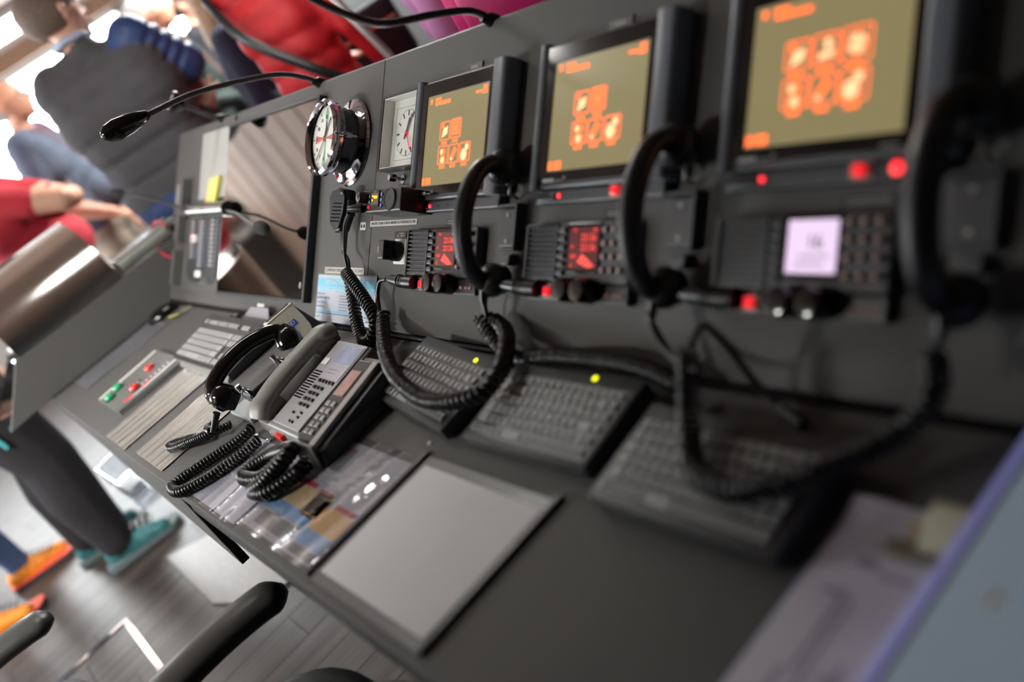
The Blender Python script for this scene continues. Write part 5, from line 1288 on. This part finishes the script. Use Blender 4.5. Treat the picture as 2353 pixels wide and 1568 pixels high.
# --- man with grey hair and glasses further back
BLK = cloth('jacket_black', (26, 26, 34), .2, 30); NAVY = cloth('jacket_navy', (36, 42, 66), .2, 30); GRN = cloth('jacket_bottle_green', (26, 40, 38), .2, 30)
t, H, ch, j = person('grey-haired man with rimless glasses, dark green jacket, red lanyard and badge', (-1.80, 1.15, FZ), (.48, .88), dict(skin=SKIN2, top=GRN, arm=GRN, leg=DK, shoe=M_BLACK), dict(elR=(.27, .02, 1.12), wrR=(.22, .24, 1.02), haR=(.2, .31, .99)), 1.69, 1.15, .03, .012, 'short', mat('hair_silver', (150, 148, 142), .7, var=.25, scale=150), 1)
strap(ch, [(.06, -.02, 1.5), (.1, .1, 1.42), (.12, .15, 1.25), (.12, .16, 1.13)], .008, M_LAN, 'lanyard'); ch(MB().box(.07, .165, 1.0, .17, .17, 1.13, bev=.002), 'name_badge', mat('badge_white', (214, 226, 240), .4)); clean(t)
t, H, ch, j = person('person in a black jacket standing behind the grey-haired man', (-2.25, 1.5, FZ), (.55, .83), dict(skin=SKIN, top=BLK, arm=BLK, leg=DK, shoe=M_BLACK), None, 1.64, 1.15, .03, .013, 'short', mat('hair_dark', (60, 48, 40), .7), False); clean(t)
t, H, ch, j = person('person with long fair hair in a navy jacket', (-.99, 1.15, FZ), (.5, .86), dict(skin=SKIN, top=NAVY, arm=NAVY, leg=DK, shoe=M_BLACK), dict(elR=(.27, -.02, 1.1), wrR=(.26, .2, .98), haR=(.25, .28, .94), nod=-.1), 1.58, 1.2, 0, .012, 'long', mat('hair_fair', (150, 118, 84), .6, var=.3, scale=120)); clean(t)
# --- person in the red jacket
REDJ = cloth('jacket_red', (196, 24, 32), .3, 16, .6)
t, H, ch, j = person('person in a bright red jacket with a black shoulder strap behind the panel', (.05, .915, FZ), (-.5, .86), dict(skin=SKIN, top=REDJ, arm=REDJ, leg=REDJ, shoe=M_BLACK), dict(shL=(-.16, -.01, 1.43), shR=(.16, -.01, 1.43), elR=(.225, .0, 1.16), wrR=(.22, .1, .95), haR=(.21, .16, .87), elL=(-.18, .08, 1.16), wrL=(-.1, .22, 1.05), haL=(-.02, .25, 1.03)), 1.74, .86, .0, .012, 'short', mat('hair_dark', (60, 48, 40), .7), False, None, 'long', True, .18)
ch(MB().tube(spline([(-.18, -.06, 1.47), (-.06, -.155, 1.3), (.1, -.16, 1.12), (.2, -.13, 1.0)], 10), .02, 8, sx=.4, sy=1., up=(0, 1, 0)), 'shoulder_strap', M_BLACK)
ch(MB().tube(spline([(.2, -.055, 1.43), (.25, -.05, 1.3), (.275, -.03, 1.16), (.262, .06, .98)], 10), .013, 8), 'white_piping', M_WHITE)
clean(t)
bag = thing('shoulder_bag', 'dark navy shoulder bag with tan trim beside the person in red', 'bag', (-.2, 1.32, .12), (0, 0, .9))
MB().box(-.13, -.06, 0, .13, .06, .26, bev=.03, seg=3).build('pouch', cloth('bag_navy', (34, 38, 52), .2, 30), bag, 50)
MB().box(-.128, -.064, .17, .128, -.058, .182).build('trim_band', mat('trim_tan', (176, 148, 120), .6), bag)
MB().tube(spline([(-.12, 0, .24), (-.1, .02, .5), (-.22, .0, .62)], 10), .008, 8).build('strap', M_BLACK, bag, 60)
# --- person in mauve shirt, magenta backpack
MAUVE = cloth('shirt_mauve', (172, 112, 156), .5, 12)
t, H, ch, j = person('person in a crumpled mauve shirt behind the panel', (1.13, .92, FZ), (.7, .71), dict(skin=SKIN, top=MAUVE, arm=MAUVE, leg=DK, shoe=M_BLACK), dict(elL=(-.29, -.05, 1.2), wrL=(-.1, .2, 1.15)), 1.66, 1.12, .03, .012, 'short', mat('hair_dark', (60, 48, 40), .7), False, None, 'long', True, .1)
ch(MB().tube(spline([(-.2, -.08, 1.45), (-.235, -.11, 1.2), (-.2, -.12, 1.0), (-.12, -.13, .86)], 10), .014, 8, sx=.4, sy=1., up=(0, 1, 0)), 'white_strap', M_WHITE); clean(t)
bp_ = thing('backpack', 'magenta backpack showing above the panel beside the mauve shirt', 'backpack', (1.50, .80, .22), (0, 0, .6))
MB().box(-.15, -.09, 0, .15, .09, .4, bev=.06, seg=4).build('pack', cloth('pack_magenta', (205, 22, 110), .1, 20, .5), bp_, 50)
MB().box(-.1, -.115, .04, .1, -.08, .2, bev=.02, seg=3).build('front_pocket', cloth('pack_magenta', (205, 22, 110)), bp_, 50)
for s_ in (-1, 1): MB().tube(spline([(s_*.08, .08, .37), (s_*.1, .12, .2), (s_*.08, .08, .03)], 8), .014, 8).build('strap', M_BLACK, bp_, 60)
# --- person in black trousers and teal shoes
TEAL = mat('shoe_teal', (50, 112, 118), .6, var=.25, scale=30, bump=.2); BTR = cloth('walking_trousers', (36, 34, 38), .2, 30)
t, H, ch, j = person('person in baggy black trousers with a turquoise stripe and teal hiking shoes', (-.60, -.66, FZ), (.25, .97), dict(skin=SKIN, top=BLK, arm=BLK, leg=BTR, shoe=TEAL), dict(ankL=(-.12, -.08, .085), ankR=(.14, .06, .085), kneeL=(-.12, .0, .49), kneeR=(.13, .08, .5)), 1.74, 1.2, .0, .011, 'short', mat('hair_dark', (60, 48, 40), .7), False, leg_g=1.45)
ch(MB().tube([(.225, .0, .9), (.25, .03, .75), (.262, .05, .64)], .008, 8, sx=.5), 'side_stripe', mat('turquoise', (70, 165, 170), .6))
for x, y in ((-.12, -.08), (.14, .06)):
    ch(MB().prism(rrect(x-.05, y-.1, x+.055, y+.225, .04), .0, .022), 'sole', mat('sole_grey', (90, 104, 106), .7, bump=.4, bscale=90))
    for k in range(4): ch(MB().tube([(x-.03, y+.07+.022*k, .098-.009*k), (x, y+.072+.022*k, .108-.009*k), (x+.03, y+.07+.022*k, .098-.009*k)], .004, 6), 'lace', M_GREYL)
clean(t)
# --- person in jeans and orange trail shoes
ORG = mat('shoe_orange', (232, 142, 40), .6, var=.2, scale=40, bump=.2)
t, H, ch, j = person('person in blue jeans and orange trail shoes', (-.92, -1.08, FZ), (.35, .94), dict(skin=SKIN, top=NAVY, arm=NAVY, leg=cloth('jeans_blue', (72, 96, 136), .3, 90), shoe=ORG), dict(ankL=(-.16, .05, .085), ankR=(.17, -.05, .085), kneeL=(-.13, .05, .49), kneeR=(.14, .02, .49)), 1.72, 1.05, 0, .011, 'short', mat('hair_dark', (60, 48, 40), .7), False)
for x, y in ((-.16, .05), (.17, -.05)):
    ch(MB().prism(rrect(x-.05, y-.09, x+.05, y+.225, .04), .0, .02), 'sole', mat('sole_dark', (48, 40, 40), .7))
    ch(MB().prism(rrect(x-.051, y-.091, x+.051, y+.226, .04), .02, .026), 'sole_line', mat('sole_orange', (220, 90, 70), .6))
    for k in range(5): ch(MB().tube([(x-.03, y+.06+.02*k, .103-.008*k), (x, y+.065+.02*k, .113-.009*k), (x+.03, y+.06+.02*k, .103-.008*k)], .004, 6), 'lace', M_BLACK)
clean(t)
